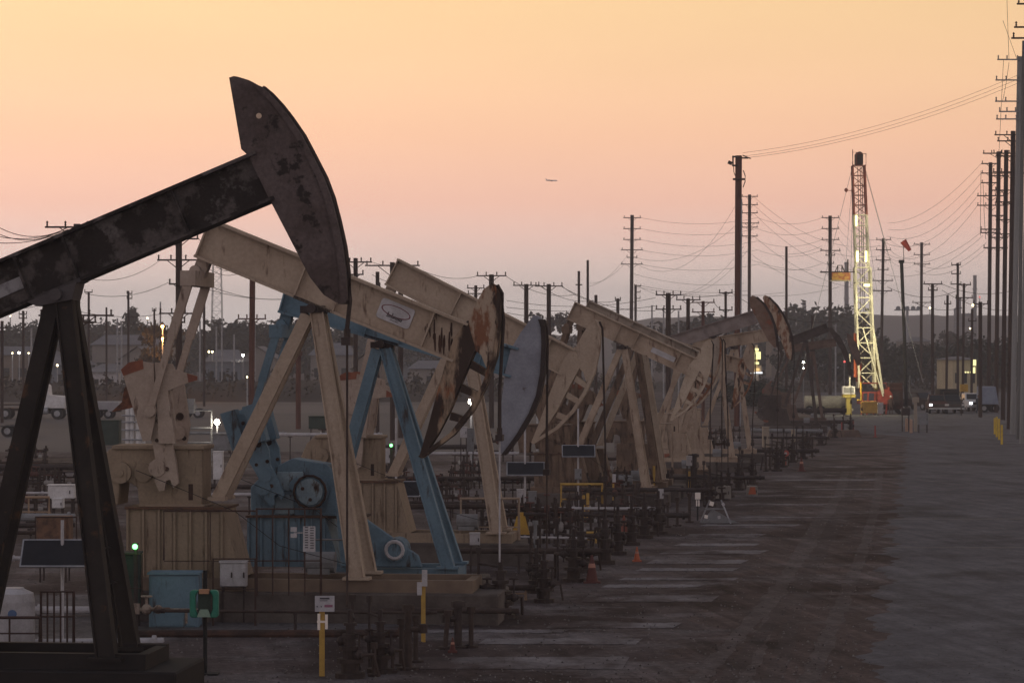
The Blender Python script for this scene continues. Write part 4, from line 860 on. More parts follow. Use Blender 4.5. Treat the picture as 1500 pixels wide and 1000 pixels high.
# ---------------------------------------------------------------- lamps that are lit in the photo
def lamp(px, py, Y, label, mat, r, power, color, ground=True, group=None, cat='lamp', name='flood_lamp', polem=steel):
    t = thing(name, (X(px,Y),Y,0), label, cat, group); z = Z(py,Y)
    if ground: MB().tube((0,.1,0),(0,.1,z),.04+.00012*Y).build('post', polem, t)
    MB().box((0,.05,z+r*.9),(r*2.0,.1,r*.5)).build('housing', darksteel, t)
    MB().ball((0,-.03,z),r).build('bulb', mat, t)
    if power:
        ld = bpy.data.lights.new(name+'_light', 'POINT'); ld.energy = power; ld.color = color; ld.shadow_soft_size = r
        lo = bpy.data.objects.new('lamp_light', ld); COL.objects.link(lo); lo.parent = t; lo.location = (0,-.35,z)
    return t
lamp(318,618,150,'blazing floodlight on a short post left of the blue counterweights',L_white,.15,45,(1,.9,.7))
lamp(690,588,135,'blazing floodlight seen through the oil blackened open head',L_white,.13,90,(1,.93,.8))
lamp(787,584,165,'small white lamp right of the grey blue head',L_white,.10,25,(1,.95,.85))
lamp(198,800,59,'green signal lamp in front of the ribbed beige stand',L_green,.06,1.5,(.2,1,.3),name='signal_lamp',polem=darksteel)
lamp(573,652,100,'green signal lamp behind the blue front leg',L_green,.06,1.5,(.2,1,.3),name='signal_lamp',polem=darksteel)
lamp(954,586,150,'tiny green signal lamp beside the white name strip pumpjack legs',L_green,.06,3,(.2,1,.6),name='signal_lamp')
for i, (px, py, Y, m_, r, lb) in enumerate([(119,503,380,L_white,.2,'white lamp just right of the dark leg'),(18,517,400,L_warm,.15,'left lamp of the pair near the left edge'),(28,516.5,400,L_white,.2,'right lamp of the pair near the left edge'),(42,517,400,L_warm,.13,'dim lamp beside the pair near the left edge'),(15,463,600,L_warm,.18,'faint lamp above the left trees'),
   (84,535,380,L_warm,.2,'yellowish lamp between the foreground legs'),(124,528,380,L_white,.13,'faint white lamp below the brighter one by the dark leg'),(238,478,326,L_orange,.28,'upper sodium lamp inside the orange lit tree'),(238,496,325,L_orange,.2,'lower sodium lamp inside the orange lit tree'),(216,466,420,L_warm,.2,'warm lamp left of the orange lit tree'),
   (306,515,420,L_warm,.2,'yellow window light below the conifer'),(311,515,420,L_warm,.2,'second yellow light beside it below the conifer'),(356,520,420,L_white,.24,'cool white light left of the reddish pole'),(362,552,300,L_warm,.11,'dim warm light at the foot of the reddish pole'),(692,500,500,L_warm,.16,'small lamp under the middle beam'),
   (1177,530.5,330,L_white,.16,'white light between the far dark pumpjack legs'),(1177,539,330,L_white,.08,'smaller white light under the one between the far pumpjack legs'),(1379,524,500,L_white,.14,'tiny white light left of the cream house'),(1425,447,1000,L_warm,.6,'orange light on the refinery beside the slender chimney'),(1435,435,1000,L_red,.4,'pink beacon right of the slender chimney'),(1362,451,1000,L_warm,.5,'pale refinery light left of the short T pole'),(1421,481,900,L_warm,.35,'tiny refinery light behind the palm tree'),
   (1237,513.5,270,L_red,.13,'upper red beacon left of the mast'),(1237,529.5,270,L_red,.13,'lower red beacon left of the mast')]):
    lamp(px, py, Y, lb, m_, r*.72, 650 if m_ is L_orange else 0, (1,.45,.12), group='distant lamps', name='street_lamp')
# yellow lit sign tower
Ys = 330; t = thing('lit_sign', (X(1108,Ys),Ys,0), 'tall glowing yellow and white roadside sign behind the brown pumpjack', 'sign')
def sbox(x0,x1,y0,y1,m_,nm): return MB().box(((X(x0,Ys)+X(x1,Ys))/2-X(1108,Ys), -.2, (Z(y0,Ys)+Z(y1,Ys))/2), (X(x1,Ys)-X(x0,Ys), .3, Z(y0,Ys)-Z(y1,Ys))).build(nm, m_, t)
MB().box((0,.1,Z(548,Ys)/2),(.5,.3,Z(548,Ys))).box((0,.1,Z(540,Ys)),(1.2,.25,.8)).box((0,.1,Z(523,Ys)),(.3,.2,3)).build('pylon', M('pylon_cream', (.5,.42,.34), None), t)
sbox(1105,1111,510,514,L_sign,'top_light'); sbox(1102.5,1114,515,526,L_sign,'lit_panel'); sbox(1105,1111.5,530,533.5,L_sign,'lit_letter_row'); sbox(1104,1112,539,543,M('lit_sign_amber',(1,.8,.4),emit=(1,.66,.25),es=.9),'lit_letter_row'); sbox(1099.5,1106,545,547,L_signw,'white_strip'); sbox(1107,1116.5,544.5,547,L_signw,'white_strip')
Ys2 = 250; tag(MB().prism([(X(1131,Ys2),Z(594,Ys2)),(X(1140,Ys2),Z(594,Ys2)),(X(1140,Ys2),Z(585,Ys2))], Ys2-.1, Ys2+.1).box(W(1135,598,Ys2),(.5,.2,.12)).build('yellow_light_panel', M('lit_yellow', (1,.8,.1), emit=(1,.72,.08), es=.8)), 'small glowing yellow triangle panel in the dark bushes', 'sign')

# ---------------------------------------------------------------- wellheads
def wellhead(loc, label, var=0):
    t = thing('wellhead', loc, label, 'wellhead', 'wellheads in front of the pumpjacks')
    h = 1.0
    MB().lathe([(0,.34),(.10,.34),(.10,.2),(.3,.2),(.3,.3),(.38,.3),(.38,.16),(.55,.16),(.55,.25),(.62,.25),(.62,.12)], n=12).build('casing_head', cable_m, t)
    MB().lathe([(.62,.12),(.78,.12),(.78,.19),(.86,.19),(.86,.10),(1.02,.10),(1.02,.15),(1.08,.15),(1.08,.06),(1.32,.06),(1.34,.03)], n=10).build('stuffing_box', darksteel, t)
    for sx_ in (-1, 1):
        v = MB().tube((0,0,.47 if sx_ > 0 else .70),(sx_*.40,0,.47 if sx_ > 0 else .70),.06).ball((sx_*.30,0,.47 if sx_ > 0 else .70),.10).tube((sx_*.30,0,.5),(sx_*.30,0,.88),.025).build('valve', darksteel, t)
        MB().torus((sx_*.30,0,.89),.10,.018,'Z').tube((sx_*.30-.10,0,.89),(sx_*.30+.10,0,.89),.012,n=5).build('handwheel', rustpipe, v)
    MB().path([(-.38,0,.70),(-.55,.3,.70),(-.58,.6,.68),(-.6,.8,.05)],.045,8).build('flow_line', rustpipe, t)
    MB().path([(.38,0,.47),(.48,.25,.47),(.5,.4,.05)],.035,8).build('drain_pipe', rustpipe, t)
    MB().tube((-.5,.5,0),(-.5,.5,1.5),.035,n=6).tube((-.5,.5,1.2),(0,.1,1.15),.03,n=6).box((-.5,.5,1.5),(.12,.12,.14)).build('gauge_pipe', darksteel, t)
    return t
wh0 = wellhead(G(733,905), 'dark wellhead under the oil blackened open head')
WL = [(513,992,1.05,'dark wellhead under the cable of the foreground pumpjack'),(557,985,.95,'wellhead just right of the nearest one at the photo bottom'),(797,882,1,'wellhead under the pale grey blue head'),(785,868,.9,'wellhead left behind the one under the grey blue head'),
  (840,852,1.1,'tall wellhead left of the dark cone'),(852,838,1.1,'wellhead right behind the dark cone'),(886,826,1.1,'wellhead under the clean ladder backed head'),(905,812,1.1,'wellhead left of the bright orange cone'),(925,798,1.05,'wellhead behind the bright orange cone'),(944,788,1.1,'wellhead right behind the bright orange cone'),(964,782,1.2,'last wellhead of the dense group right of the orange cone'),
  (1040,742,1.05,'wellhead beside the reflective barricade'),(1032,733,1,'wellhead behind the reflective post sign'),(1057,733,1,'wellhead left of the concrete block'),(1067,728,1,'wellhead behind the concrete block'),(1082,718,1.05,'wellhead right behind the concrete block'),(1102,709,1.05,'wellhead left behind the orange faced block'),
  (1138,690,1.15,'wellhead left of the red round marker'),(1146,684,1.1,'wellhead touching the red round marker'),(1161,677,1.15,'wellhead right of the red round marker'),(1176,672,1.1,'wellhead at the small dark cone'),(1182,664,1.1,'wellhead above the small dark cone'),(1202,652,1.1,'wellhead near the far end of the row'),(1222,641,1.1,'farthest wellhead but one, before the mast'),(1246,633,1,'farthest wellhead in front of the mast')]
for px, py, s_, lb in WL:
    c = copy_tree(wh0); s_ *= .93; c.location = G(px, py); c.scale = (s_*random.uniform(.65,.9),s_*.85,s_*random.uniform(.9,1.15)); c.rotation_euler = (0,0,random.uniform(-1.2,1.2)); tag(c, lb)
    if px == 513: c.rotation_euler = (0,0,-.8)

# ---------------------------------------------------------------- pipes
def pipeline(px0, px1, py, Y, r, mat, label, legs=True, group='pipelines crossing the yard', slope=0, name='pipeline', bend=None):
    z = Z(py, Y); x0, x1 = X(px0,Y), X(px1,Y)
    t = thing(name, ((x0+x1)/2, Y, 0), label, 'pipeline', group); w = (x1-x0)/2
    pts = [(-w,0,z),(w,0,z-slope)]
    if bend: pts += [(w+.15,0,z-slope-.15),(w+.15,0,.02)]
    mb = MB().path(pts, r, 10)
    n = max(1, int(2*w/3.2))
    for i in range(n+1):
        x = -w+.2+(2*w-.4)*i/n; mb.tube((x-.04,0,z-slope*i/n),(x+.04,0,z-slope*i/n),r*1.5,n=10)
    mb.build('pipe', mat, t)
    if legs and z > r+.12:
        for i in range(n):
            x = -w+2*w*(i+.5)/n; MB().tube((x,0,0),(x,0,z-r*.9),.035,n=6).box((x,0,z-r-.03),(r*2.4,.1,.05)).build('support', darksteel, t)
    return t
PL = [(180,600,929,57.5,.10,oil,'thick black pipe across the gravel in front of the logo pumpjack'),(225,640,894,58,.035,rustpipe,'thin dark rail pipe just above the thick black one'),(45,205,893,62,.09,offwhite,'white pipe left of the blue cabinet at cabinet height'),
 (45,240,942,56.5,.10,offwhite,'low white pipe left of the eyewash post'),(560,760,893,59.5,.06,rustpipe,'dark pipe behind the upright pipe stubs'),(545,800,860,66,.07,rustpipe,'dark pipe along the foot of the grey foundation'),
 (640,880,806,74,.08,rustpipe,'dark pipe between the middle wellheads'),(690,860,785,80,.035,offwhite,'pale thin pipe right of the blue front foot'),(735,960,744,88,.05,offwhite,'pale pipe left of the yellow gate'),(760,1010,752,91,.09,darksteel,'dark pipe under the yellow gate'),
 (820,1040,717,104,.08,darksteel,'dark pipe behind the yellow gate'),(560,860,700,112,.09,rustpipe,'rusty pipe behind the solar panels'),(540,700,655,132,.12,darksteel,'dark pipe above the leftmost right hand solar panel'),(600,760,664,128,.07,offwhite,'pale pipe just under the dark one near the middle braces'),
 (380,560,636,150,.10,offwhite,'pale pipe between the blue cranks and the beige leg'),(215,420,634,155,.09,grey,'grey pipe behind the blazing floodlight post'),(300,470,712,100,.09,darksteel,'dark pipe behind the blue crank'),(310,420,724,98,.06,offwhite,'pale pipe just below the dark one behind the blue crank'),
 (-20,130,684,118,.14,darksteel,'dark pipe left of the foreground leg'),(-20,70,722,100,.05,offwhite,'pale elbow pipe at the left edge'),(-20,110,757,88,.13,grey,'fat grey pipe behind the left solar panel'),(-20,110,770,86,.08,darksteel,'dark pipe just below the fat grey one'),(-20,55,780,84,.06,wood,'brown pipe above the left solar panel'),(-20,30,816,74,.06,offwhite,'pale pipe running behind the left solar panel'),
 (900,1120,700,116,.07,darksteel,'dark pipe in front of the small ribbed head pumpjack'),(1080,1200,660,150,.10,darksteel,'dark pipe behind the red round marker'),(1100,1205,630,175,.12,grey,'fat pale pipe far right of the cluster'),(1090,1215,640,165,.08,darksteel,'dark pipe below the fat pale one'),(1110,1240,601,230,.2,darksteel,'far dark pipe bundle left of the mast'),(1150,1250,618,210,.15,rustpipe,'far rusty pipe left of the mast'),
 (40,200,681,120,.05,wood,'brown timber rail behind the foreground leg'),(480,780,742,86,.09,rustpipe,'rusty pipe behind the blue belt guard'),(600,720,735,92,.05,darksteel,'thin dark pipe behind the upper blue front leg')]
for a in PL: pipeline(a[0],a[1],a[2],a[3],a[4],a[5],a[6], slope=random.uniform(-.04,.06))
def stub(px, ytop, ybase, r, label, mat=rustpipe, cap=True, tee=0, lean=0):
    x, y, _ = G(px, ybase); Y = y; h = Z(ytop, Y)
    mb = MB().tube((0,0,0),(lean,0,h),r,n=8)
    if cap: mb.tube((lean*.97,0,h-.12),(lean,0,h),r*1.7,n=8)
    if tee: mb.tube((0,0,h*.62),(tee,0,h*.62),r*.8,n=8).tube((tee*.8,0,h*.62-.07),(tee*.8,0,h*.62+.1),r*1.2,n=8)
    mb.lathe([(0,r*3),(.05,r*3),(.05,r)], n=8)
    return tag(mb.build('standpipe', mat, loc=(x,y,0)), label, 'standpipe', 'upright standpipes')
for a in [(588,905,975,.05,'dark standpipe leftmost of the trio beside the second sign post'),(598,885,980,.07,'thick middle standpipe of the trio beside the second sign post',rustpipe,True,.35),(609,900,970,.05,'right standpipe of the trio beside the second sign post'),(652,893,950,.05,'left leg like standpipe right of the second sign post',rustpipe,True,0,.06),
  (671,880,948,.08,'thick capped standpipe in the middle of the right trio',darksteel,True,-.3),(690,888,948,.05,'right standpipe of the right trio'),(548,940,990,.04,'small standpipe beside the wellhead at the photo bottom'),(575,955,985,.03,'thin low standpipe at the photo bottom'),
  (778,770,830,.04,'thin standpipe left of the tall wellhead'),(784,762,826,.05,'tall pale standpipe left of the tall wellhead',grey),(791,760,822,.03,'thin dark standpipe beside the pale one'),(815,740,800,.04,'standpipe under the yellow gate'),(824,735,790,.03,'thin standpipe at the left yellow gate post'),
  (978,735,772,.04,'standpipe right of the dense wellhead group'),(992,728,770,.05,'second standpipe right of the dense wellhead group'),(1010,722,765,.05,'dark standpipe left of the reflective sign'),(1122,660,690,.05,'standpipe left of the red round marker'),(1128,655,688,.05,'second standpipe left of the red round marker'),(1016,665,720,.14,'thick dark standpipe behind the reflective sign',darksteel),
  (1235,610,636,.05,'far standpipe before the mast'),(1190,640,668,.06,'standpipe near the far wellheads')]: stub(*a)

# small valve manifolds scattered between the pumpjack rows
def manifold():
    t = thing('valve_manifold', (0,0,0), 'knee high cluster of rusty valves and pipes in the yard behind the wellheads', 'valve manifold', 'valve manifolds scattered behind the wellheads')
    f = MB()
    for z_ in (.35,.7): f.tube((-.9,0,z_),(.9,0,z_),.05)
    for x_ in (-.7,-.2,.35,.8): f.tube((x_,0,0),(x_,0,.95),.04).lathe([(.70,.09),(.82,.09)],(x_,0,0),8)
    f.build('pipe_frame', rustpipe, t)
    for x_, z_ in ((-.45,.35),(.1,.7),(.55,.35)):
        v = MB().ball((x_,0,z_),.11).tube((x_,0,z_),(x_,-.05,z_+.3),.02,n=5).build('valve', (darksteel, redv, paleg)[int(x_*10)%3], t)
        MB().torus((x_,-.05,z_+.3),.1,.016,'Z',10,4).build('handwheel', redv, v)
    return t
redv = M('faded_red_valve', (.12,.05,.04), (.075,.038,.032), 4); paleg = M('pale_grey_valve', (.30,.28,.27), (.22,.2,.2), 4)
mf = manifold(); rm = random.Random(77); first = True
for i in range(46):
    py = rm.choice((650,664,676,690,702,715,728,742,758,776,796)); lim = 735+(905-py)/.533-105
    px = rm.uniform(540 if py > 700 else 330, min(lim, 1100))
    if py > 770 and px < 690: px += 90
    o = mf if first else copy_tree(mf); first = False
    s_ = rm.uniform(.7,1.25); o.location = G(px, py); o.rotation_euler = (0,0,rm.uniform(-.3,.3)); o.scale = (s_*rm.uniform(.8,1.4), s_, s_*rm.uniform(.8,1.5))
for i in range(10):
    o = copy_tree(mf); py = rm.uniform(665,760); o.location = G(rm.uniform(-10,140), py); s_ = rm.uniform(.7,1.1); o.scale = (s_*1.3, s_, s_)

# ---------------------------------------------------------------- cabinets, signs, panels
def cabinet(px0, px1, py0, py1, Y, mat, label, legs=0, depth=.5, name='cabinet', roof=True, rz=0, cat='cabinet', doors=1):
    x0, x1 = X(px0,Y), X(px1,Y); z1, z0 = Z(py0,Y), Z(py1,Y); w = x1-x0; h = z1-z0; t = thing(name, ((x0+x1)/2, Y, 0), label, cat, None, rz)
    MB().box((0,depth/2,(z0+z1)/2),(w,depth,h)).build('box', mat, t, bevel=min(.02,w*.03))
    if roof: MB().box((0,depth/2-.02,z1+.02),(w*1.06,depth*1.1,.04)).build('roof', mat, t)
    for d in range(doors):
        dw = w*.92/doors; dx = -w*.46+dw*(d+.5); dr = MB().box((dx,-.012,(z0+z1)/2),(dw*.96,.024,h*.9)).build('door', mat, t)
        MB().box((dx+dw*.38,-.035,(z0+z1)/2),(.03,.03,min(.12,h*.3))).build('handle', darksteel, dr)
    if z0 > .12:
        for sx_ in (-.4,.4):
            for sy in (.15,.85): MB().tube((sx_*w,depth*sy,0),(sx_*w,depth*sy,z0),.025,n=6).build('leg', darksteel, t)
    return t
cabinet(218,291,841,920,59.5,blue,'blue steel cabinet left of the green eyewash station',depth=.7)
cabinet(322,361,824,859,60.5,offwhite,'white double door box on legs right of the eyewash station',doors=2,depth=.3)
cabinet(165,203,812,889,59.3,olive,'dark green locker under the green signal lamp',depth=.6)
cabinet(688,703,782,798,72,offwhite,'small white junction box on a stick right of the blue front foot',depth=.2)
cabinet(757,767,718,736,86,offwhite,'small white meter box under the second solar panel',depth=.2)
cabinet(774,786,721,738,86,grey,'grey meter box beside the white one under the second solar panel',depth=.2)
cabinet(842,852,688,702,103,grey,'grey box on the post of the farthest solar panel',depth=.2)
cabinet(965,972,718,730,97,offwhite,'small pale box behind the dense wellhead group',depth=.2)
cabinet(674,684,626,641,120,offwhite,'white box left of the taller one behind the beige leg',depth=.3)
cabinet(684,694,628,661,121,grey,'tall grey box behind the left beige front leg',depth=.3)
cabinet(562,572,658,678,110,offwhite,'white box below the green signal lamp behind the blue leg',depth=.3)
cabinet(605,612,682,692,105,offwhite,'tiny white box left of the far beige stand',depth=.2)
cabinet(70,108,711,730,98,white,'white box left of the foreground leg above the solar panel',depth=.5)
cabinet(76,92,731,744,97,white,'smaller white box under the one left of the foreground leg',depth=.4)
cabinet(147,174,616,652,172,olive,'green rounded cabinet with a pale top behind the foreground leg',depth=1.2)
cabinet(452,476,610,628,170,olive,'dark green container between the blue pitmans and the beige leg',depth=1.5)
cabinet(312,326,662,702,122,white,'white upright tank box right of the logo pumpjack gear house',depth=.5)
cabinet(312,340,636,660,140,grey,'grey shed under the blazing floodlight',depth=1.2)
cabinet(1006,1014,669,682,115,offwhite,'pale box on the leg of the small ribbed head pumpjack',depth=.3)
cabinet(1118,1127,626,655,160,M('pale_tan_block', (.30,.25,.20), None),'pale tan upright block left of the far pipes',depth=.8)
cabinet(1160,1165,630,648,165,M('pale_tan_block', (.30,.25,.20), None),'thin pale post box right of the tan block',depth=.5)
cabinet(1046,1071,712,731,110,concrete,'pale concrete block beside the wellheads',depth=.7,roof=False,name='concrete_block',cat='block')
t = cabinet(1095,1110,712,727,114,concrete,'concrete block with an orange face right of the pale block',depth=.6,roof=False,name='concrete_block',cat='block')
MB().prism([(-.18,.06),(.14,.06),(.10,.36),(-.10,.36)],-.045,-.03).build('orange_face', orange, t)
def solar(px0, px1, py0, py1, Y, post, ybase, label, top=None, boxpy=None):
    x0, x1 = X(px0,Y), X(px1,Y); w = x1-x0; h = (Z(py0,Y)-Z(py1,Y)); zc = (Z(py0,Y)+Z(py1,Y))/2; cx = (x0+x1)/2
    t = thing('solar_panel', (cx,Y,0), label, 'solar panel', 'solar panels on posts in the yard'); xp = X(post,Y)-cx
    tl = R(-38); L_ = h/math.cos(tl)
    fr = MB().box((0,0,zc),(w,.04,L_),0,0,tl).build('frame', steel, t)
    n = Matrix.Rotation(tl,3,'X') @ Vector((0,-.024,0)); MB().box((n.x,n.y,zc+n.z),(w-.07,.008,L_-.07),0,0,tl).build('cells', panel_m, fr)
    MB().tube((xp,.12,0),(xp,.12,Z(top,Y) if top else zc),.035,n=8).build('post', offwhite, t)
    MB().bar((xp,.12,zc-.25),(xp,.02,zc-.05),.04,.04).build('bracket', darksteel, t)
solar(31,140,791,829,57,90,950,'large solar panel partly behind the foreground leg',top=762)
solar(546,616,705,727,84,580,800,'solar panel between the blue belt guard and the blue front leg',top=612)
solar(742,798,677,696,92,769,745,'solar panel under the pale grey blue head',top=622)
solar(823,872,652,669,103,847,748,'farthest solar panel, right of the pale grey blue head',top=598)
# eyewash station
Ye = GY(988); t = thing('eyewash_station', (X(300,Ye),Ye,0), 'green portable eyewash station on a black post', 'eyewash station')
MB().tube((0,.06,0),(0,.06,Z(835,Ye)),.04).box((0,.06,.02),(.5,.35,.03)).build('post', black, t)
sx_ = .012; 
for q in (-1,1):
    MB().prism([(q*.10,Z(863,Ye)),(q*.24,Z(863,Ye)),(q*.265,Z(867,Ye)),(q*.265,Z(899,Ye)),(q*.24,Z(903,Ye)),(q*.10,Z(903,Ye)),(q*.16,Z(890,Ye)),(q*.16,Z(872,Ye))], -.16,.03).build('tank_side', green, t, bevel=.02)
MB().box((0,-.02,Z(883,Ye)),(.24,.08,.44)).build('back_plate', olive, t)
MB().box((0,-.10,Z(865,Ye)),(.18,.14,.08)).build('handle', M('eyewash_tan', (.45,.25,.15), None), t)
MB().prism([(-.13,Z(902,Ye)),(.13,Z(902,Ye)),(.07,Z(891,Ye)),(-.07,Z(891,Ye))],-.17,-.08).build('basin', M('eyewash_pale', (.25,.35,.28), None), t)
# sign posts
def signpost(px, ytop, ybase, plates, label, mat=yellow, r=.05, text=False):
    x, Y, _ = G(px, ybase); t = thing('sign_post', (x,Y,0), label, 'sign')
    MB().box((0,.03,Z(ytop,Y)/2),(2*r,.05,Z(ytop,Y))).build('post', mat, t)
    for (a0,a1,b0,b1,m_) in plates:
        pl = MB().box(((X(a0,Y)+X(a1,Y))/2-x, -.02, (Z(b0,Y)+Z(b1,Y))/2), (X(a1,Y)-X(a0,Y), .025, Z(b0,Y)-Z(b1,Y))).build('sign_plate', m_, t)
        if text:
            cx = (X(a0,Y)+X(a1,Y))/2-x; w = X(a1,Y)-X(a0,Y); z1 = Z(b0,Y); h = Z(b0,Y)-Z(b1,Y); ink = MB(); r_ = random.Random(3)
            for (fz, fw, fh, f0) in ((.16,.5,.10,-.25),(.30,.4,.04,-.25),(.68,.08,.07,-.42),(.68,.06,.07,-.2)):
                ink.box((cx+w*(f0+fw/2), -.036, z1-h*fz), (w*fw, .006, h*fh))
            ink.build('lettering', M('sign_ink', (.05,.05,.06), None), pl)
            MB().box((cx+w*.2, -.036, z1-h*.64), (w*.42, .006, h*.16)).build('red_lettering', M('sign_purple', (.25,.10,.16), None), pl)
    return t
signpost(471.5,892,990,[(461.5,490,872,895,M('sign_grey_white', (.42,.41,.44), (.36,.35,.38), 6))],'yellow post carrying a small white notice at the photo bottom',text=True)
x_, Y_, _ = G(471.5,990)
tag(MB().box((x_-.055,Y_-.012,Z(910,Y_)),(.05,.03,.30)).box((x_+.085,Y_-.012,Z(910,Y_)),(.05,.03,.27)).box((x_+.01,Y_-.004,Z(910,Y_)),(.2,.012,.04)).build('reflector_strip', reflect), 'pair of pale reflector strips clamped on the yellow notice post', 'reflector')
signpost(620,850,940,[(611,618,852,871,offwhite),(618,626,834,858,offwhite)],'yellow post with two staggered white plates behind the standpipes',r=.045)
signpost(899,705,745,[(897,902,694,706,offwhite)],'yellow post with a white top plate behind the yellow gate',r=.05)
for a in ((855,725,762,'yellow post under the yellow gate, left one'),(861,722,763,'yellow post under the yellow gate, right one'),(958,682,735,'tall yellow post beside the legs of the name strip pumpjack'),(1069,640,682,'tall thin yellow post right of the beige cluster'),(1010,690,720,'short yellow post left of the thick dark standpipe')):
    x, Y, _ = G(a[0], a[2]); tag(MB().tube((0,0,0),(0,0,Z(a[1],Y)),.055).lathe([(0,.09),(.04,.09),(.04,.055)]).build('marker_post', yellow, loc=(x,Y,0)), a[3], 'post', 'yellow marker posts')
Yr = GY(762); t = thing('reflective_sign', (X(1022,Yr),Yr,0), 'thin black post with two bright reflective white plates', 'sign')
MB().tube((0,.03,0),(0,.03,Z(721,Yr)),.03).build('post', black, t)
for (a0,a1,b0,b1) in ((1018,1026,721,731),(1019.5,1021.5,732,741),(1022.7,1024.7,732,741)):
    MB().box(((X(a0,Yr)+X(a1,Yr))/2-X(1022,Yr),-.02,(Z(b0,Yr)+Z(b1,Yr))/2),(X(a1,Yr)-X(a0,Yr),.02,Z(b0,Yr)-Z(b1,Yr))).build('reflector', reflect, t)
Yr = GY(766); cx = X(1048,Yr); t = thing('barricade', (cx,Yr,0), 'folding barricade with pale reflective squares beside the wellheads', 'barricade')
for q in (-1,1):
    MB().bar((q*.52,-.2*q,0),(q*.2,0,Z(732,Yr)),.05,.05).build('leg', steel, t)
for (px,py,s_,rz_) in ((1042,737,.15,.3),(1034,756,.12,.2),(1059,738,.10,-.5),(1053,757,.10,-.2)):
    MB().box((X(px,Yr)-cx,-.12,Z(py,Yr)),(s_,.02,s_),0,rz_).build('reflector', reflect if px < 1050 else offwhite, t)
MB().bar((-.36,-.05,.5),(.36,.05,.5),.05,.03).prism([(-.5,.0),(.9,.0),(.6,.1),(-.1,.5)],.1,.14).build('tarp', grey, t)
def cone(px, py, h, mat, label):
    x, Y, _ = G(px, py); t = thing('traffic_cone', (x,Y,0), label, 'cone', 'traffic cones along the wellheads')
    MB().box((0,0,.02),(h*.62,h*.62,.04)).build('base', mat, t); MB().lathe([(.04,h*.22),(h*.55,h*.13),(h,h*.04)], n=14).build('cone_body', mat, t)
    MB().lathe([(h*.55,h*.137),(h*.70,h*.107)], n=14).build('collar', M('cone_band', (.4,.2,.15), None), t)
cone(933,822,.42,orange,'bright orange cone beside the dense wellhead group')
dk = M('dark_red_cone', (.10,.035,.03), None)
cone(867,853,.72,dk,'dark red cone left of the dense wellhead group'); cone(914,782,.62,M('dull_red_cone', (.22,.07,.05), None),'dull red cone half hidden behind the dense wellhead group'); cone(1174,690,.7,dk,'small dark cone on the lane beside the far wellheads')
cone(663,955,.3,dk,'tiny dark cone stub under the thick capped standpipe')
x, Y, _ = G(1151,684); t = thing('round_marker', (x,Y,0), 'red post with a round pale centred marker disc', 'marker'); mr_ = M('marker_red', (.42,.10,.08), None)
MB().tube((0,.02,0),(0,.02,.9),.03).build('post', mr_, t); MB().tube((0,-.02,.72),(0,.02,.72),.17,n=18).build('disc', mr_, t); MB().tube((0,-.03,.72),(0,-.01,.72),.07,n=12).build('disc_centre', offwhite, t)
for px, py, lb in ((1282,640,'dark red delineator post on the road before the yellow crate'),(1250,632,'left small red delineator by the last wellhead'),(1233,634,'small red delineator left of the last wellhead')):
    x, Y, _ = G(px, py); tag(MB().tube((0,0,0),(0,0,.75),.05).lathe([(0,.14),(.05,.14),(.05,.05)]).tube((0,0,.75),(0,0,.80),.07).build('delineator', M('delineator_red', (.3,.06,.05), None), loc=(x,Y,0)), lb, 'delineator', 'red delineators on the road')
# orange yellow skirt and yellow gate
Yq = 84; x = X(763,Yq); tag(MB().prism([(-.27,0),(.27,0),(.13,.55),(-.13,.55)],-.2,.2).box((0,0,.60),(.16,.16,.14)).build('yellow_hood', yellowtarp, loc=(x,Yq,Z(782,Yq))), 'mustard yellow tapered hood hanging under a dark pipe', 'hood')
pipeline(745,800,753,84.1,.05,darksteel,'short dark pipe over the mustard yellow hood')
def gate(x0,x1,y0,y1,Y,label,mat=yellow,r=.06,n=0):
    w = X(x1,Y)-X(x0,Y); z = Z(y0,Y); zb_ = max(0,Z(y1,Y)); mb = MB().path([(0,0,zb_),(0,0,z),(w,0,z),(w,0,zb_)], r, 8)
    mb.tube((0,0,z*.55),(w,0,z*.55),r*.5,n=6)
    for i in range(n): mb.tube((w*(i+1)/(n+1),0,zb_),(w*(i+1)/(n+1),0,z),r*.6,n=6)
    return tag(mb.build('guard_rail', mat, loc=(X(x0,Y),Y,0)), label, 'guard rail')
gate(822,882,709,765,99,'yellow pipe guard frame behind the wellheads')
gate(735,770,861,888,66,'bent pale yellow hoop beside the second wellhead',mat=M('pale_hoop', (.32,.22,.15), None),r=.04)
gate(856,874,780,795,84,'small yellow hoop guard among the wellheads')
rr_ = M('dark_red_rail', (.065,.036,.030), (.045,.026,.022), 3)
gate(240,376,748,820,60.6,'dark red pipe fence in front of the ribbed beige stand',mat=rr_,r=.022,n=1)
gate(376,470,745,872,60.2,'dark red pipe fence in front of the blue pumpjack gear',mat=rr_,r=.03,n=3)
gate(312,374,818,918,59.8,'dark pipe frame round the white double door box',mat=rr_,r=.025,n=0)
gate(60,108,866,948,55.5,'rusty pipe railing beside the white tote tank',mat=rr_,r=.035,n=4)
gate(-30,58,904,960,54.5,'dark railing in front of the white tote tank',mat=rr_,r=.035,n=1)
gate(52,112,757,800,70,'dark red frame around the rusty box behind the left solar panel',mat=rr_,r=.025,n=0)
gate(163,208,811,890,59,'thin frame round the dark green locker',mat=rr_,r=.02,n=0)
gate(12,72,728,752,92,'yellowish pipe frame at the left edge behind the solar panel',mat=M('pale_hoop', (.32,.22,.15), None),r=.05,n=1)
gate(460,520,790,835,63,'pale grey rail behind the beige front feet',mat=grey,r=.03,n=0)
gate(675,760,730,800,78,'beige pipe frame right of the blue front leg',mat=beige2,r=.05,n=1)
gate(930,985,620,700,128,'tall beige ladder frame beside the ribbed head pumpjack',mat=beige2,r=.05,n=0)
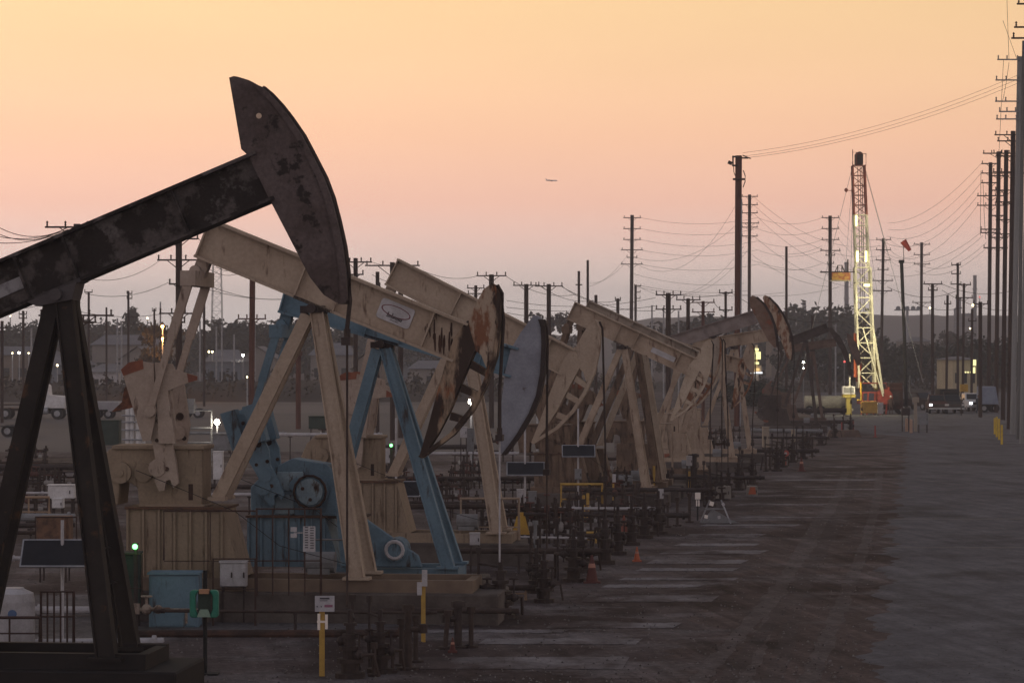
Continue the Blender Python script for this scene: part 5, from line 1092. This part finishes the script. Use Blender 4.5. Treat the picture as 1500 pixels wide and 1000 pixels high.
t = thing('notice_board', (X(453,60),60,0), 'white notice sheet fixed on the red fence before the blue gear', 'notice')
pl = MB().box((0,0,Z(789,60)),(.27,.02,.56)).build('board', offwhite, t); nk = MB()
for i in range(9): nk.box((-.06,-.012,Z(772,60)-i*.055),(.07,.004,.022)); nk.box((.06,-.012,Z(772,60)-i*.055-.01),(.08,.004,.02))
nk.build('lettering', M('sign_ink', (.05,.05,.06), None), pl)
MB().box((-.34,.0,Z(775,60)),(.14,.02,.10)).box((-.34,.0,Z(784,60)),(.14,.02,.09)).bar((-.34,.02,Z(780,60)),(-.13,.02,Z(780,60)),.02,.02).build('small_notice', offwhite, t)
# white tote tank
Yt = 55.6; x = X(20,Yt); t = thing('tote_tank', (x,Yt,0), 'white plastic chemical tank at the left edge', 'tank')
MB().lathe([(Z(946,Yt),.43),(Z(880,Yt),.43),(Z(868,Yt),.40),(Z(862,Yt),.22),(Z(860,Yt),.2)], n=24).build('shell', offwhite, t, smooth=False)
MB().lathe([(0,.46),(Z(946,Yt),.46)], n=16).build('stand', darksteel, t)
MB().tube((.05,-.44,Z(896,Yt)),(.05,-.40,Z(896,Yt)),.09,n=12).build('placard', M('tank_blue_mark', (.10,.16,.30), None), t)
# valve cluster by blue cabinet
tag(MB().tube((-.5,0,0),(.35,0,0),.045).ball((-.15,0,0),.12).tube((-.15,0,0),(-.15,0,.28),.03).torus((-.15,0,.28),.11,.02,'Z').ball((.1,0,0),.1).tube((.1,0,-.01),(1.0,0,-.02),.04).tube((.7,0,-.02),(.7,0,-.3),.03).tube((-.38,-.01,-.1),(-.38,.01,.13),.09).build('valve_set', M('pale_valve', (.30,.24,.20), (.12,.08,.06), 5), loc=(X(225,58.6),58.6,Z(892,58.6))), 'cluster of pale flanged valves in front of the blue cabinet', 'valve')
# rusty box and brown tank behind left solar panel
cabinet(53,100,757,800,71,M('rusty_box', (.20,.11,.07), (.10,.06,.045), 3),'rusty brown open box behind the left solar panel',depth=.8,roof=False)
# timber and pallets at left
tag(MB().box((0,0,.1),(6.5,.3,.2)).box((.4,.3,.34),(6.2,.3,.18)).box((1,.1,.55),(5,.3,.16),0,-.03).build('timber_stack', M('grey_timber', (.16,.13,.11), (.11,.09,.075), 2), loc=(*G(60,690)[:2],0)), 'stack of grey timbers left of the foreground leg', 'timber')
# process skid behind the gear house
t = thing('process_skid', (*G(200,655)[:2],0), 'cluster of small white vessels and pipes behind the foreground leg', 'process skid')
ys = GY(655)
for px, w_, y0 in ((187,3,594),(193,3,596),(203,4,594),(210,3,600)):
    MB().lathe([(0,.14*w_/3),(Z(y0,ys)-.1,.14*w_/3),(Z(y0,ys),.05)], (X(px,ys)-X(200,ys),0,0), 10).build('vessel', white, t)
for z_ in (.5,1.1,1.6,2.0): MB().tube((-.9,-.25,z_),(.9,-.25,z_),.05).build('pipe', steel, t)
MB().box((0,.1,.12),(2.2,1,.24)).build('skid_base', darksteel, t)
tag(MB().path([(-1.5,0,0),(-1.5,0,Z(601,150)),(1,0,Z(601,150)),(1,0,0)],.06).tube((-1.5,0,1.8),(1,0,1.8),.06).tube((-1.5,0,1.0),(1,0,1.0),.05).box((-.6,.2,Z(592,150)-.1),(1.3,.6,.8)).build('equipment_rack', grey, loc=(X(283,150),150,0)), 'steel rack with a pale box right of the thick wooden pole', 'rack')

# ---------------------------------------------------------------- vehicles and people
def wheels(t, xs, half, r, z=None):
    for x in xs:
        for sy in (-1,1):
            w = MB().tube((x,sy*(half-.13),r),(x,sy*(half+.10),r),r,n=18).build('wheel', black, t)
            MB().tube((x,sy*(half+.06),r),(x,sy*(half+.115),r),r*.55,n=12).build('rim', steel, w)
def pickup(loc, rz, paint, label, lights=False, tall=False):
    t = thing('pickup_truck', loc, label, 'pickup truck', None, rz)
    MB().prism([(-2.7,.55),(-2.65,1.10),(-.9,1.14),(-.85,1.16),(1.3,1.18),(2.45,1.06),(2.7,.95),(2.75,.5),(2.2,.42),(-2.5,.42)],-.93,.93).build('body', paint, t, bevel=.06)
    cb = MB().add([(-.95,-.9,1.15),(1.35,-.9,1.15),(.65,-.74,1.80),(-.75,-.76,1.82),(-.95,.9,1.15),(1.35,.9,1.15),(.65,.74,1.80),(-.75,.76,1.82)], [(0,1,2,3),(7,6,5,4),(1,5,6,2),(4,0,3,7),(3,2,6,7),(0,4,5,1)]).build('cab', paint, t)
    MB().add([(1.32,-.78,1.22),(1.32,.78,1.22),(.74,.66,1.74),(.74,-.66,1.74)], [(0,1,2,3)]).build('windscreen', glass, cb, loc=(.03,0,.02))
    MB().add([(-.7,-.905,1.2),(1.1,-.905,1.2),(.55,-.77,1.72),(-.6,-.78,1.72)], [(0,1,2,3)]).build('side_window', glass, cb); MB().add([(-.7,.905,1.2),(1.1,.905,1.2),(.55,.77,1.72),(-.6,.78,1.72)], [(3,2,1,0)]).build('side_window', glass, cb)
    MB().box((2.76,0,.82),(.06,1.2,.26)).build('grille', darksteel, t); MB().box((2.80,0,.52),(.12,1.8,.18)).build('bumper', steel, t)
    for sy in (-1,1): MB().box((2.74,sy*.74,.86),(.10,.28,.2)).build('headlight', L_head if (lights and sy == lights) else offwhite, t)
    for sy in (-1,1): MB().box((1.0,sy*1.03,1.25),(.1,.16,.2)).build('mirror', darksteel, cb)
    wheels(t, (-1.75,1.85), .82, .4); return t
pickup(G(1422,602), R(-84), white, 'white pickup facing the camera with one headlight on', lights=-1)
pickup(G(1372,605), R(-95), M('maroon_paint', (.06,.018,.016), None), 'dark maroon pickup facing the camera left of the black one', lights=-1)
t = pickup(G(1391,605), R(-88), black, 'black work truck with a rack, beside the yellow sign'); MB().box((-1.3,0,1.75),(2.3,1.9,1.2)).build('utility_body', black, t)
MB().path([(2.0,-.8,1.1),(.9,-.8,2.1),(.9,.8,2.1),(2.0,.8,1.1)],.05).build('roof_rack', darksteel, t)
pickup(G(1345,600), R(-60), M('dark_brown_paint', (.035,.022,.02), None), 'dark pickup hidden behind the cabinet posts')
# semi truck at the left
Yt = GY(613.5); t = thing('semi_truck', (X(70,Yt),Yt,0), 'white conventional semi truck parked on the lot behind the foreground leg', 'truck')
MB().prism([(-1.1,1.0),(1.65,1.0),(1.75,1.9),(1.5,2.05),(.25,2.15),(.15,3.0),(0,3.1),(-1.1,3.1)],-1.05,1.05).build('cab', white, t, bevel=.05)
MB().box((-.35,-1.06,2.55),(.75,.03,.55)).build('side_window', glass, t)
MB().box((-2.8,0,.85),(7.2,.9,.25)).build('chassis', darksteel, t)
for sy in (-1,1): MB().tube((-1.3,sy*1.0,.9),(-1.3,sy*1.0,3.5),.09).build('exhaust_stack', steel, t); MB().tube((-1.0,sy*1.1,.75),(.2,sy*1.1,.75),.3,n=14).build('fuel_tank', steel, t)
MB().box((1.85,0,.7),(.12,2.2,.4)).build('bumper', steel, t); MB().prism([(.35,1.0),(.5,1.35),(1.5,1.35),(1.7,1.0)],-1.18,-1.0).build('fender', white, t)
wheels(t, (1.0,-3.6,-4.8), 1.0, .5)
MB().box((-3.9,0,1.3),(3.2,2.2,.12)).build('deck', darksteel, t)
def trailer(px0, px1, py0, ybase, mat, label, d=2.4):
    Y = GY(ybase); w = X(px1,Y)-X(px0,Y); h = Z(py0,Y); t = thing('trailer', ((X(px0,Y)+X(px1,Y))/2,Y,0), label, 'trailer')
    MB().prism([(-w/2,.8),(w/2,.8),(w/2-.3*h*.4,h),(-w/2,h)],0,d).build('body', mat, t, bevel=.04); wheels(t, (-w*.3,-w*.3+1.1), .9, .42)
    for o_ in t.children:
        if o_.name.startswith('wheel'): o_.location.y += d/2
    MB().box((0,d*.5,.7),(w*.95,.8,.2)).build('chassis', darksteel, t)
    MB().box((w*.2,-.02,h*.6),(min(1.2,w*.2),.04,h*.35)).build('door', mat, t)
trailer(131,176,588,613,M('pale_tarp', (.33,.32,.34), (.27,.26,.28), 1),'pale tarpaulin covered trailer right of the semi truck')
trailer(0,48,625,640,M('dark_trailer', (.04,.04,.045), None),'low dark trailer at the left edge below the semi truck')
trailer(268,285,590,612,grey,'small grey trailer right of the thick wooden pole')
trailer(1438,1463,566,604,M('tent_blue_grey', (.22,.25,.33), (.17,.19,.27), 1),'blue grey box trailer by the foot of the right edge poles',d=3)
Yy = GY(606); t = thing('yellow_sign', (X(1412,Yy-8),Yy-8,0), 'mustard yellow box sign above the parked trucks', 'sign')
MB().box((0,0,Z(568,Yy-8)),(.72,.25,.68)).build('sign_box', yellowtarp, t); MB().tube((-.25,.05,0),(-.25,.05,Z(573,Yy-8)),.05).build('post', darksteel, t)
# bollards
for px, yt, yb, lb in ((1457,612,636,'farthest of the yellow bollards'),(1460,610,640,'third nearest yellow bollard, second from the left'),(1463.5,613,644,'second nearest yellow bollard'),(1467.5,622,651,'nearest yellow bollard, rightmost of its row')):
    x, Y, _ = G(px, yb); tag(MB().lathe([(0,.075),(Z(yt,Y)-.05,.075),(Z(yt,Y),.04)],n=14).build('bollard', M('bollard_yellow', (.62,.42,.05), (.5,.33,.05), 4), loc=(x,Y,0)), lb, 'bollard', 'yellow bollards by the concrete poles')
# electrical cabinet group beside windsock pole
Yg = GY(634)
cabinet(1345,1360,605,622,Yg,grey,'grey control box on legs on the road right of the windsock pole',depth=.5)
cabinet(1321,1333,598,608,GY(632),darksteel,'dark box atop posts at the foot of the windsock pole',depth=.4)
for px, yb, m_, lb in ((1328,632,M('peach_post', (.40,.26,.19), None),'peach coloured bollard left of its neighbour by the windsock pole'),(1334.5,634,M('peach_post', (.40,.26,.19), None),'peach coloured bollard right of its neighbour by the windsock pole')):
    x, Y, _ = G(px, yb); tag(MB().lathe([(0,.11),(.95,.11),(1.02,.05)],n=12).build('bollard', m_, loc=(x,Y,0)), lb, 'bollard')
tag(MB().box((0,0,1.3),(.22,.2,2.6)).box((0,-.15,2.4),(.5,.1,.4)).build('sign_stand', M('pale_tan_block', (.30,.25,.20), None), loc=(*G(1341,632)[:2],0)), 'pale upright stand with a plate left of the grey control box', 'stand')

def person(loc, rz, label, shirt, hat=None, pose=0, lean=0):
    J = dict(pel=(0,0,.95,.15),spi=(0,.01,1.15,.15),che=(0,.0,1.38,.17),nec=(0,-.01,1.52,.065),hea=(0,-.03,1.63,.105),hd2=(0,-.02,1.72,.09),
      shl=(.18,0,1.42,.07),ell=(.27,-.02,1.15,.05),wrl=(.28,-.15,.93,.035),hal=(.28,-.20,.86,.035),shr=(-.18,0,1.42,.07),elr=(-.27,-.02,1.15,.05),wrr=(-.26,-.14,.95,.035),har=(-.26,-.19,.88,.035),
      hil=(.10,0,.88,.10),knl=(.12,-.05,.50,.07),anl=(.13,.02,.10,.045),tol=(.14,-.14,.05,.04),hir=(-.10,0,.88,.10),knr=(-.12,-.02,.50,.07),anr=(-.14,.06,.10,.045),tor=(-.15,-.10,.05,.04))
    E = [('pel','spi'),('spi','che'),('che','nec'),('nec','hea'),('hea','hd2'),('che','shl'),('shl','ell'),('ell','wrl'),('wrl','hal'),('che','shr'),('shr','elr'),('elr','wrr'),('wrr','har'),('pel','hil'),('hil','knl'),('knl','anl'),('anl','tol'),('pel','hir'),('hir','knr'),('knr','anr'),('anr','tor')]
    t = thing('person', loc, label, 'person', None, rz)
    ks = list(J); me = bpy.data.meshes.new('body'); me.from_pydata([J[k_][:3] for k_ in ks], [(ks.index(a), ks.index(b)) for a, b in E], [])
    o = bpy.data.objects.new('body', me); COL.objects.link(o); o.parent = t; me.materials.append(shirt)
    sk = o.modifiers.new('Skin','SKIN')
    for i, k_ in enumerate(ks): me.skin_vertices[0].data[i].radius = (J[k_][3], J[k_][3]*.85)
    me.skin_vertices[0].data[0].use_root = True
    o.modifiers.new('Sub','SUBSURF').levels = 1
    MB().ball((0,-.045,1.66),.095,10,8,1.2).build('head', skin, t, smooth=True)
    MB().lathe([(1.70,.125),(1.72,.12),(1.78,.10),(1.83,.03)], (0,-.04,0), 12).build('hard_hat' if hat else 'hair', hat or bark, t)
    return t
person(G(1433,606), R(20), 'person in dark clothes standing in front of the white pickup', cloth)

# ---------------------------------------------------------------- workover rig
Yr = 262.0; gx = X(1266, Yr)
rigw = M('rig_white', (.56,.54,.44), (.46,.44,.35), 2)
rigr = M('rig_red_brown', (.20,.06,.045), (.14,.04,.032), 2)
rig = thing('drilling_rig', (gx, Yr, 0), 'tall floodlit lattice workover rig mast at the far end of the road', 'drilling rig')
def mx(px): return X(px, Yr)-gx
def mz(py): return Z(py, Yr)
def section(name, x0b, x1b, yb, x0t, x1t, yt, dep_b, dep_t, n, mat, lw, dw):
    C4b = [(mx(x0b),-dep_b,mz(yb)),(mx(x1b),-dep_b,mz(yb)),(mx(x1b),dep_b,mz(yb)),(mx(x0b),dep_b,mz(yb))]
    C4t = [(mx(x0t),-dep_t,mz(yt)),(mx(x1t),-dep_t,mz(yt)),(mx(x1t),dep_t,mz(yt)),(mx(x0t),dep_t,mz(yt))]
    for a, b in zip(C4b, C4t): MB().bar(a, b, lw, lw).build(name+'_leg', mat, rig)
    br = MB()
    def at(i, f): return tuple(C4b[i][q]*(1-f)+C4t[i][q]*f for q in range(3))
    for k_ in range(n):
        f0, f1 = k_/n, (k_+1)/n
        for i in range(4):
            j = (i+1)%4
            br.bar(at(i,f1), at(j,f1), dw, dw)
            if (k_+i)%2: br.bar(at(i,f0), at(j,f1), dw, dw)
            else: br.bar(at(j,f0), at(i,f1), dw, dw)
    br.build(name+'_bracing', mat, rig)
section('lower_mast', 1257, 1281, 568, 1252, 1274, 392, .85, .75, 8, rigw, .17, .09)
section('middle_mast', 1253.5, 1272, 392, 1250.5, 1269, 315, .6, .6, 5, rigw, .13, .06)
section('upper_mast', 1250.5, 1269, 315, 1248.5, 1266, 243, .6, .55, 5, rigr, .13, .06)
MB().bar((mx(1277),-.9,mz(480)),(mx(1291),-1.2,mz(576)),.2,.2).bar((mx(1262),-.9,mz(480)),(mx(1291),-1.3,mz(580)),.12,.12).build('mast_strut', rigw, rig)
for px in (1259.5, 1263, 1265.5): MB().tube((mx(px)+.25,0,mz(560)),(mx(px-3),0,mz(245)),.035,n=5).build('hoist_line', darksteel, rig)
cr = MB().box(((mx(1252)+mx(1264))/2,0,(mz(226)+mz(242))/2),(mx(1264)-mx(1253),.9,mz(227)-mz(242))).tube((mx(1258),-.6,mz(228)),(mx(1258),.6,mz(228)),.35,n=14).build('crown_block', darksteel, rig)
MB().path([(mx(1247.5),-.8,mz(243)),(mx(1247.5),-.8,mz(224)),(mx(1253),-.8,mz(224)),(mx(1253),-.8,mz(243))],.05).path([(mx(1253),-.8,mz(226)),(mx(1267),-.8,mz(226)),(mx(1267),-.8,mz(243)),(mx(1247.5),-.8,mz(243))],.05).tube((mx(1247.5),-.8,mz(226)),(mx(1247.5),-.8,mz(220)),.04).build('crown_railing', rigr, rig)
MB().tube((mx(1240),-.3,mz(279)),(mx(1250),-.3,mz(280)),.03).lathe([(-.2,.05),(0,.2),(.2,.1)],(mx(1239),-.3,mz(279)),8).build('anemometer', rigr, rig)
MB().box((mx(1258),.1,mz(545)),(.5,.5,1.8)).build('travelling_block', red, rig)
MB().box((mx(1253),-.2,mz(520)),(.35,.3,4.2)).build('orange_pipe_rack', M('rig_orange', (.45,.10,.04), None), rig)
MB().box((mx(1284),.3,mz(548)),(.4,.4,3.0)).build('driller_panel', M('rig_olive_yellow', (.22,.17,.05), None), rig)
pf = MB().box((mx(1231),-.2,mz(411)),(mx(1245)-mx(1216),1.2,.12)).build('monkey_board', rigw, rig)
MB().box((mx(1230.5),-.85,mz(405)),(mx(1244)-mx(1217),.06,.72)).build('banner', M('banner_yellow', (.60,.36,.10), (.42,.14,.07), 3.2, .45,.55), pf)
MB().path([(mx(1222),-.7,mz(399)),(mx(1226),-.7,mz(389)),(mx(1232),-.7,mz(389)),(mx(1236),-.7,mz(399))],.05).tube((mx(1226),-.7,mz(389)),(mx(1226),-.7,mz(399)),.05).tube((mx(1232),-.7,mz(389)),(mx(1232),-.7,mz(399)),.05).tube((mx(1241),-.5,mz(380)),(mx(1241),-.5,mz(412)),.06).tube((mx(1200),-.6,mz(398.5)),(mx(1252),-.6,mz(398.5)),.05).build('board_frame', darksteel, pf)
for (px, py, w_, h_) in ((1252.5,324,.16,1.0),(1254,376,.20,1.0),(1266.8,376,.20,1.0),(1268,418,.55,.24)):
    MB().box((mx(px),-.95,mz(py)),(w_,.14,h_)).build('flood_lamp', L_rig, rig)
def rlight(px, py, y, e):
    ld = bpy.data.lights.new('rig_light', 'POINT'); ld.energy = e; ld.color = (1,.88,.52); ld.shadow_soft_size = .25
    lo = bpy.data.objects.new('rig_light', ld); COL.objects.link(lo); lo.parent = rig; lo.location = (mx(px), y, mz(py))
rlight(1262, 550, -3.6, 300); rlight(1266, 495, -3.2, 330); rlight(1262, 440, -2.4, 220); rlight(1262, 385, -2.0, 110); rlight(1240, 572, -4.5, 110); rlight(1259, 320, -2.0, 90); rlight(1257, 265, -1.8, 50)
MB().box((mx(1277),.3,1.15),(mx(1296)-mx(1258),2.4,.3)).box((mx(1277),.3,2.1),(mx(1292)-mx(1260),2.2,.12)).build('rig_floor', red, rig)
for px in (1260,1268,1278,1288,1296): MB().bar((mx(px),-.9,0),(mx(px+2),-.9,2.1),.14,.14).build('substructure_post', red, rig)
MB().path([(mx(1258),-1,3.0),(mx(1296),-1,3.0),(mx(1296),-1,2.1)],.05).path([(mx(1258),-1,3.0),(mx(1258),-1,2.1)],.05).build('handrail', red, rig)
MB().tube((mx(1294),-1.2,1.7),(mx(1294),.4,1.7),.75,n=18).tube((mx(1297),-1.1,1.2),(mx(1300),-.8,2.6),.15).build('winch_drum', red, rig)
for a in ((1263,1285,588,604,M('yellow_crate', (.45,.27,.06), (.36,.21,.05), 2),'mustard yellow crate at the foot of the rig','crate'),): 
    t = cabinet(a[0],a[1],a[2],a[3]+1,Yr-5,a[4],a[5],depth=1.2,roof=False,name='yellow_crate',cat='crate')
cabinet(1286,1294,590,606,Yr-4,offwhite,'pale barrel sized box right of the yellow crate',depth=.5)
t = thing('rig_carrier', (mx(1308)+gx, Yr+1, 0), 'dark engine carrier truck right of the rig floor', 'truck')
MB().box((0,0,1.5),(1.9,2.4,2.0)).box((.3,0,2.7),(1.2,2.0,.6)).build('engine_house', M('dark_maroon_steel', (.05,.018,.016), (.03,.014,.013), 2), t, bevel=.05); MB().box((0,0,.55),(3.2,2.2,.3)).build('chassis', darksteel, t); wheels(t, (-1.0,.9), 1.0, .5)
MB().box((0,-1.22,1.6),(1.2,.04,1.2)).build('grille', darksteel, t)
tankm = M('dusty_tank', (.36,.34,.28), (.22,.2,.17), 1.2, .4, .6)
t = thing('mud_tank', (X(1212,Yr), Yr, 0), 'long pale cylindrical tank trailer left of the rig lit by floodlights', 'tank')
MB().tube((-2.2,0,1.15),(1.6,0,1.15),.62,n=20).build('shell', tankm, t, smooth=False); MB().box((-.2,0,.45),(5.2,1.4,.2)).build('chassis', rigw, t); wheels(t, (-1.8,-.7,1.6), .75, .42)
t = thing('power_unit', (X(1243,Yr-2), Yr-2, 0), 'yellow trimmed generator unit with a grey grille left of the mast', 'generator')
MB().box((0,0,1.8),(1.2,1.1,.3)).box((0,0,.9),(.5,.8,1.8)).build('stand', M('generator_yellow', (.45,.36,.10), None), t)
MB().box((-.05,-.2,2.35),(1.15,.9,.75)).build('housing', white, t); MB().box((-.05,-.66,2.35),(.95,.03,.5)).build('grille', grey, t)
MB().tube((.1,0,2.7),(.1,0,5.8),.07).build('exhaust_pipe', rigw, t); MB().path([(.75,-.4,1.4),(1.15,-.4,1.4),(1.15,-.4,3.1)],.09).build('yellow_ladder_rail', M('bollard_yellow', (.62,.42,.05), None), t)
for (x0,y0,x1,y1) in ((1250,240,1238,400),(1250,240,1246,420),(1266,245,1300,370),(1266,300,1285,430),(1267,245,1352,560),(1249,243,1170,560)):
    tag(MB().path([W(x0,y0,Yr),W(x1,y1,Yr+1)],.02,4).build('guy_wire', steel), 'thin guy wire running down from the top of the mast', 'guy wire', 'guy wires of the rig mast')
person((X(1305,Yr-1.6), Yr-1.6, .0), R(-10), 'rig worker with a white hard hat standing right of the red rig floor', M('worker_dark', (.05,.03,.03), None), hat=white)
# concrete barrier chunks beside the far lane
tag(MB().prism([(-1.2,0),(1.2,0),(1.0,.5),(-1.0,.5)],-.3,.3).build('rubble_mound', M('tan_rubble', (.17,.12,.095), (.12,.085,.07), 2), loc=(*G(1236,640)[:2],0)), 'low tan mound at the lane side before the last wellhead', 'mound')
tag(MB().bar((-.3,0,0),(.25,0,.75),.12,.08).build('leaning_plank', white, loc=(*G(1218,640)[:2],0)), 'small white plank leaning at the lane side', 'plank')

# ---------------------------------------------------------------- haze
hz = MB().box((0, 1000, 27), (5200, 2260, 56)).build('haze', bpy.data.materials.new('haze'))
hm = hz.data.materials[0]; hm.use_nodes = True; hm.node_tree.nodes.clear()
ho = hm.node_tree.nodes.new('ShaderNodeOutputMaterial'); hv = hm.node_tree.nodes.new('ShaderNodeVolumePrincipled')
hv.inputs['Color'].default_value = (.82,.83,.93,1); hv.inputs['Density'].default_value = .00050; hv.inputs['Anisotropy'].default_value = .35
hm.node_tree.links.new(hv.outputs[0], ho.inputs['Volume'])
tag(hz, kind='stuff')
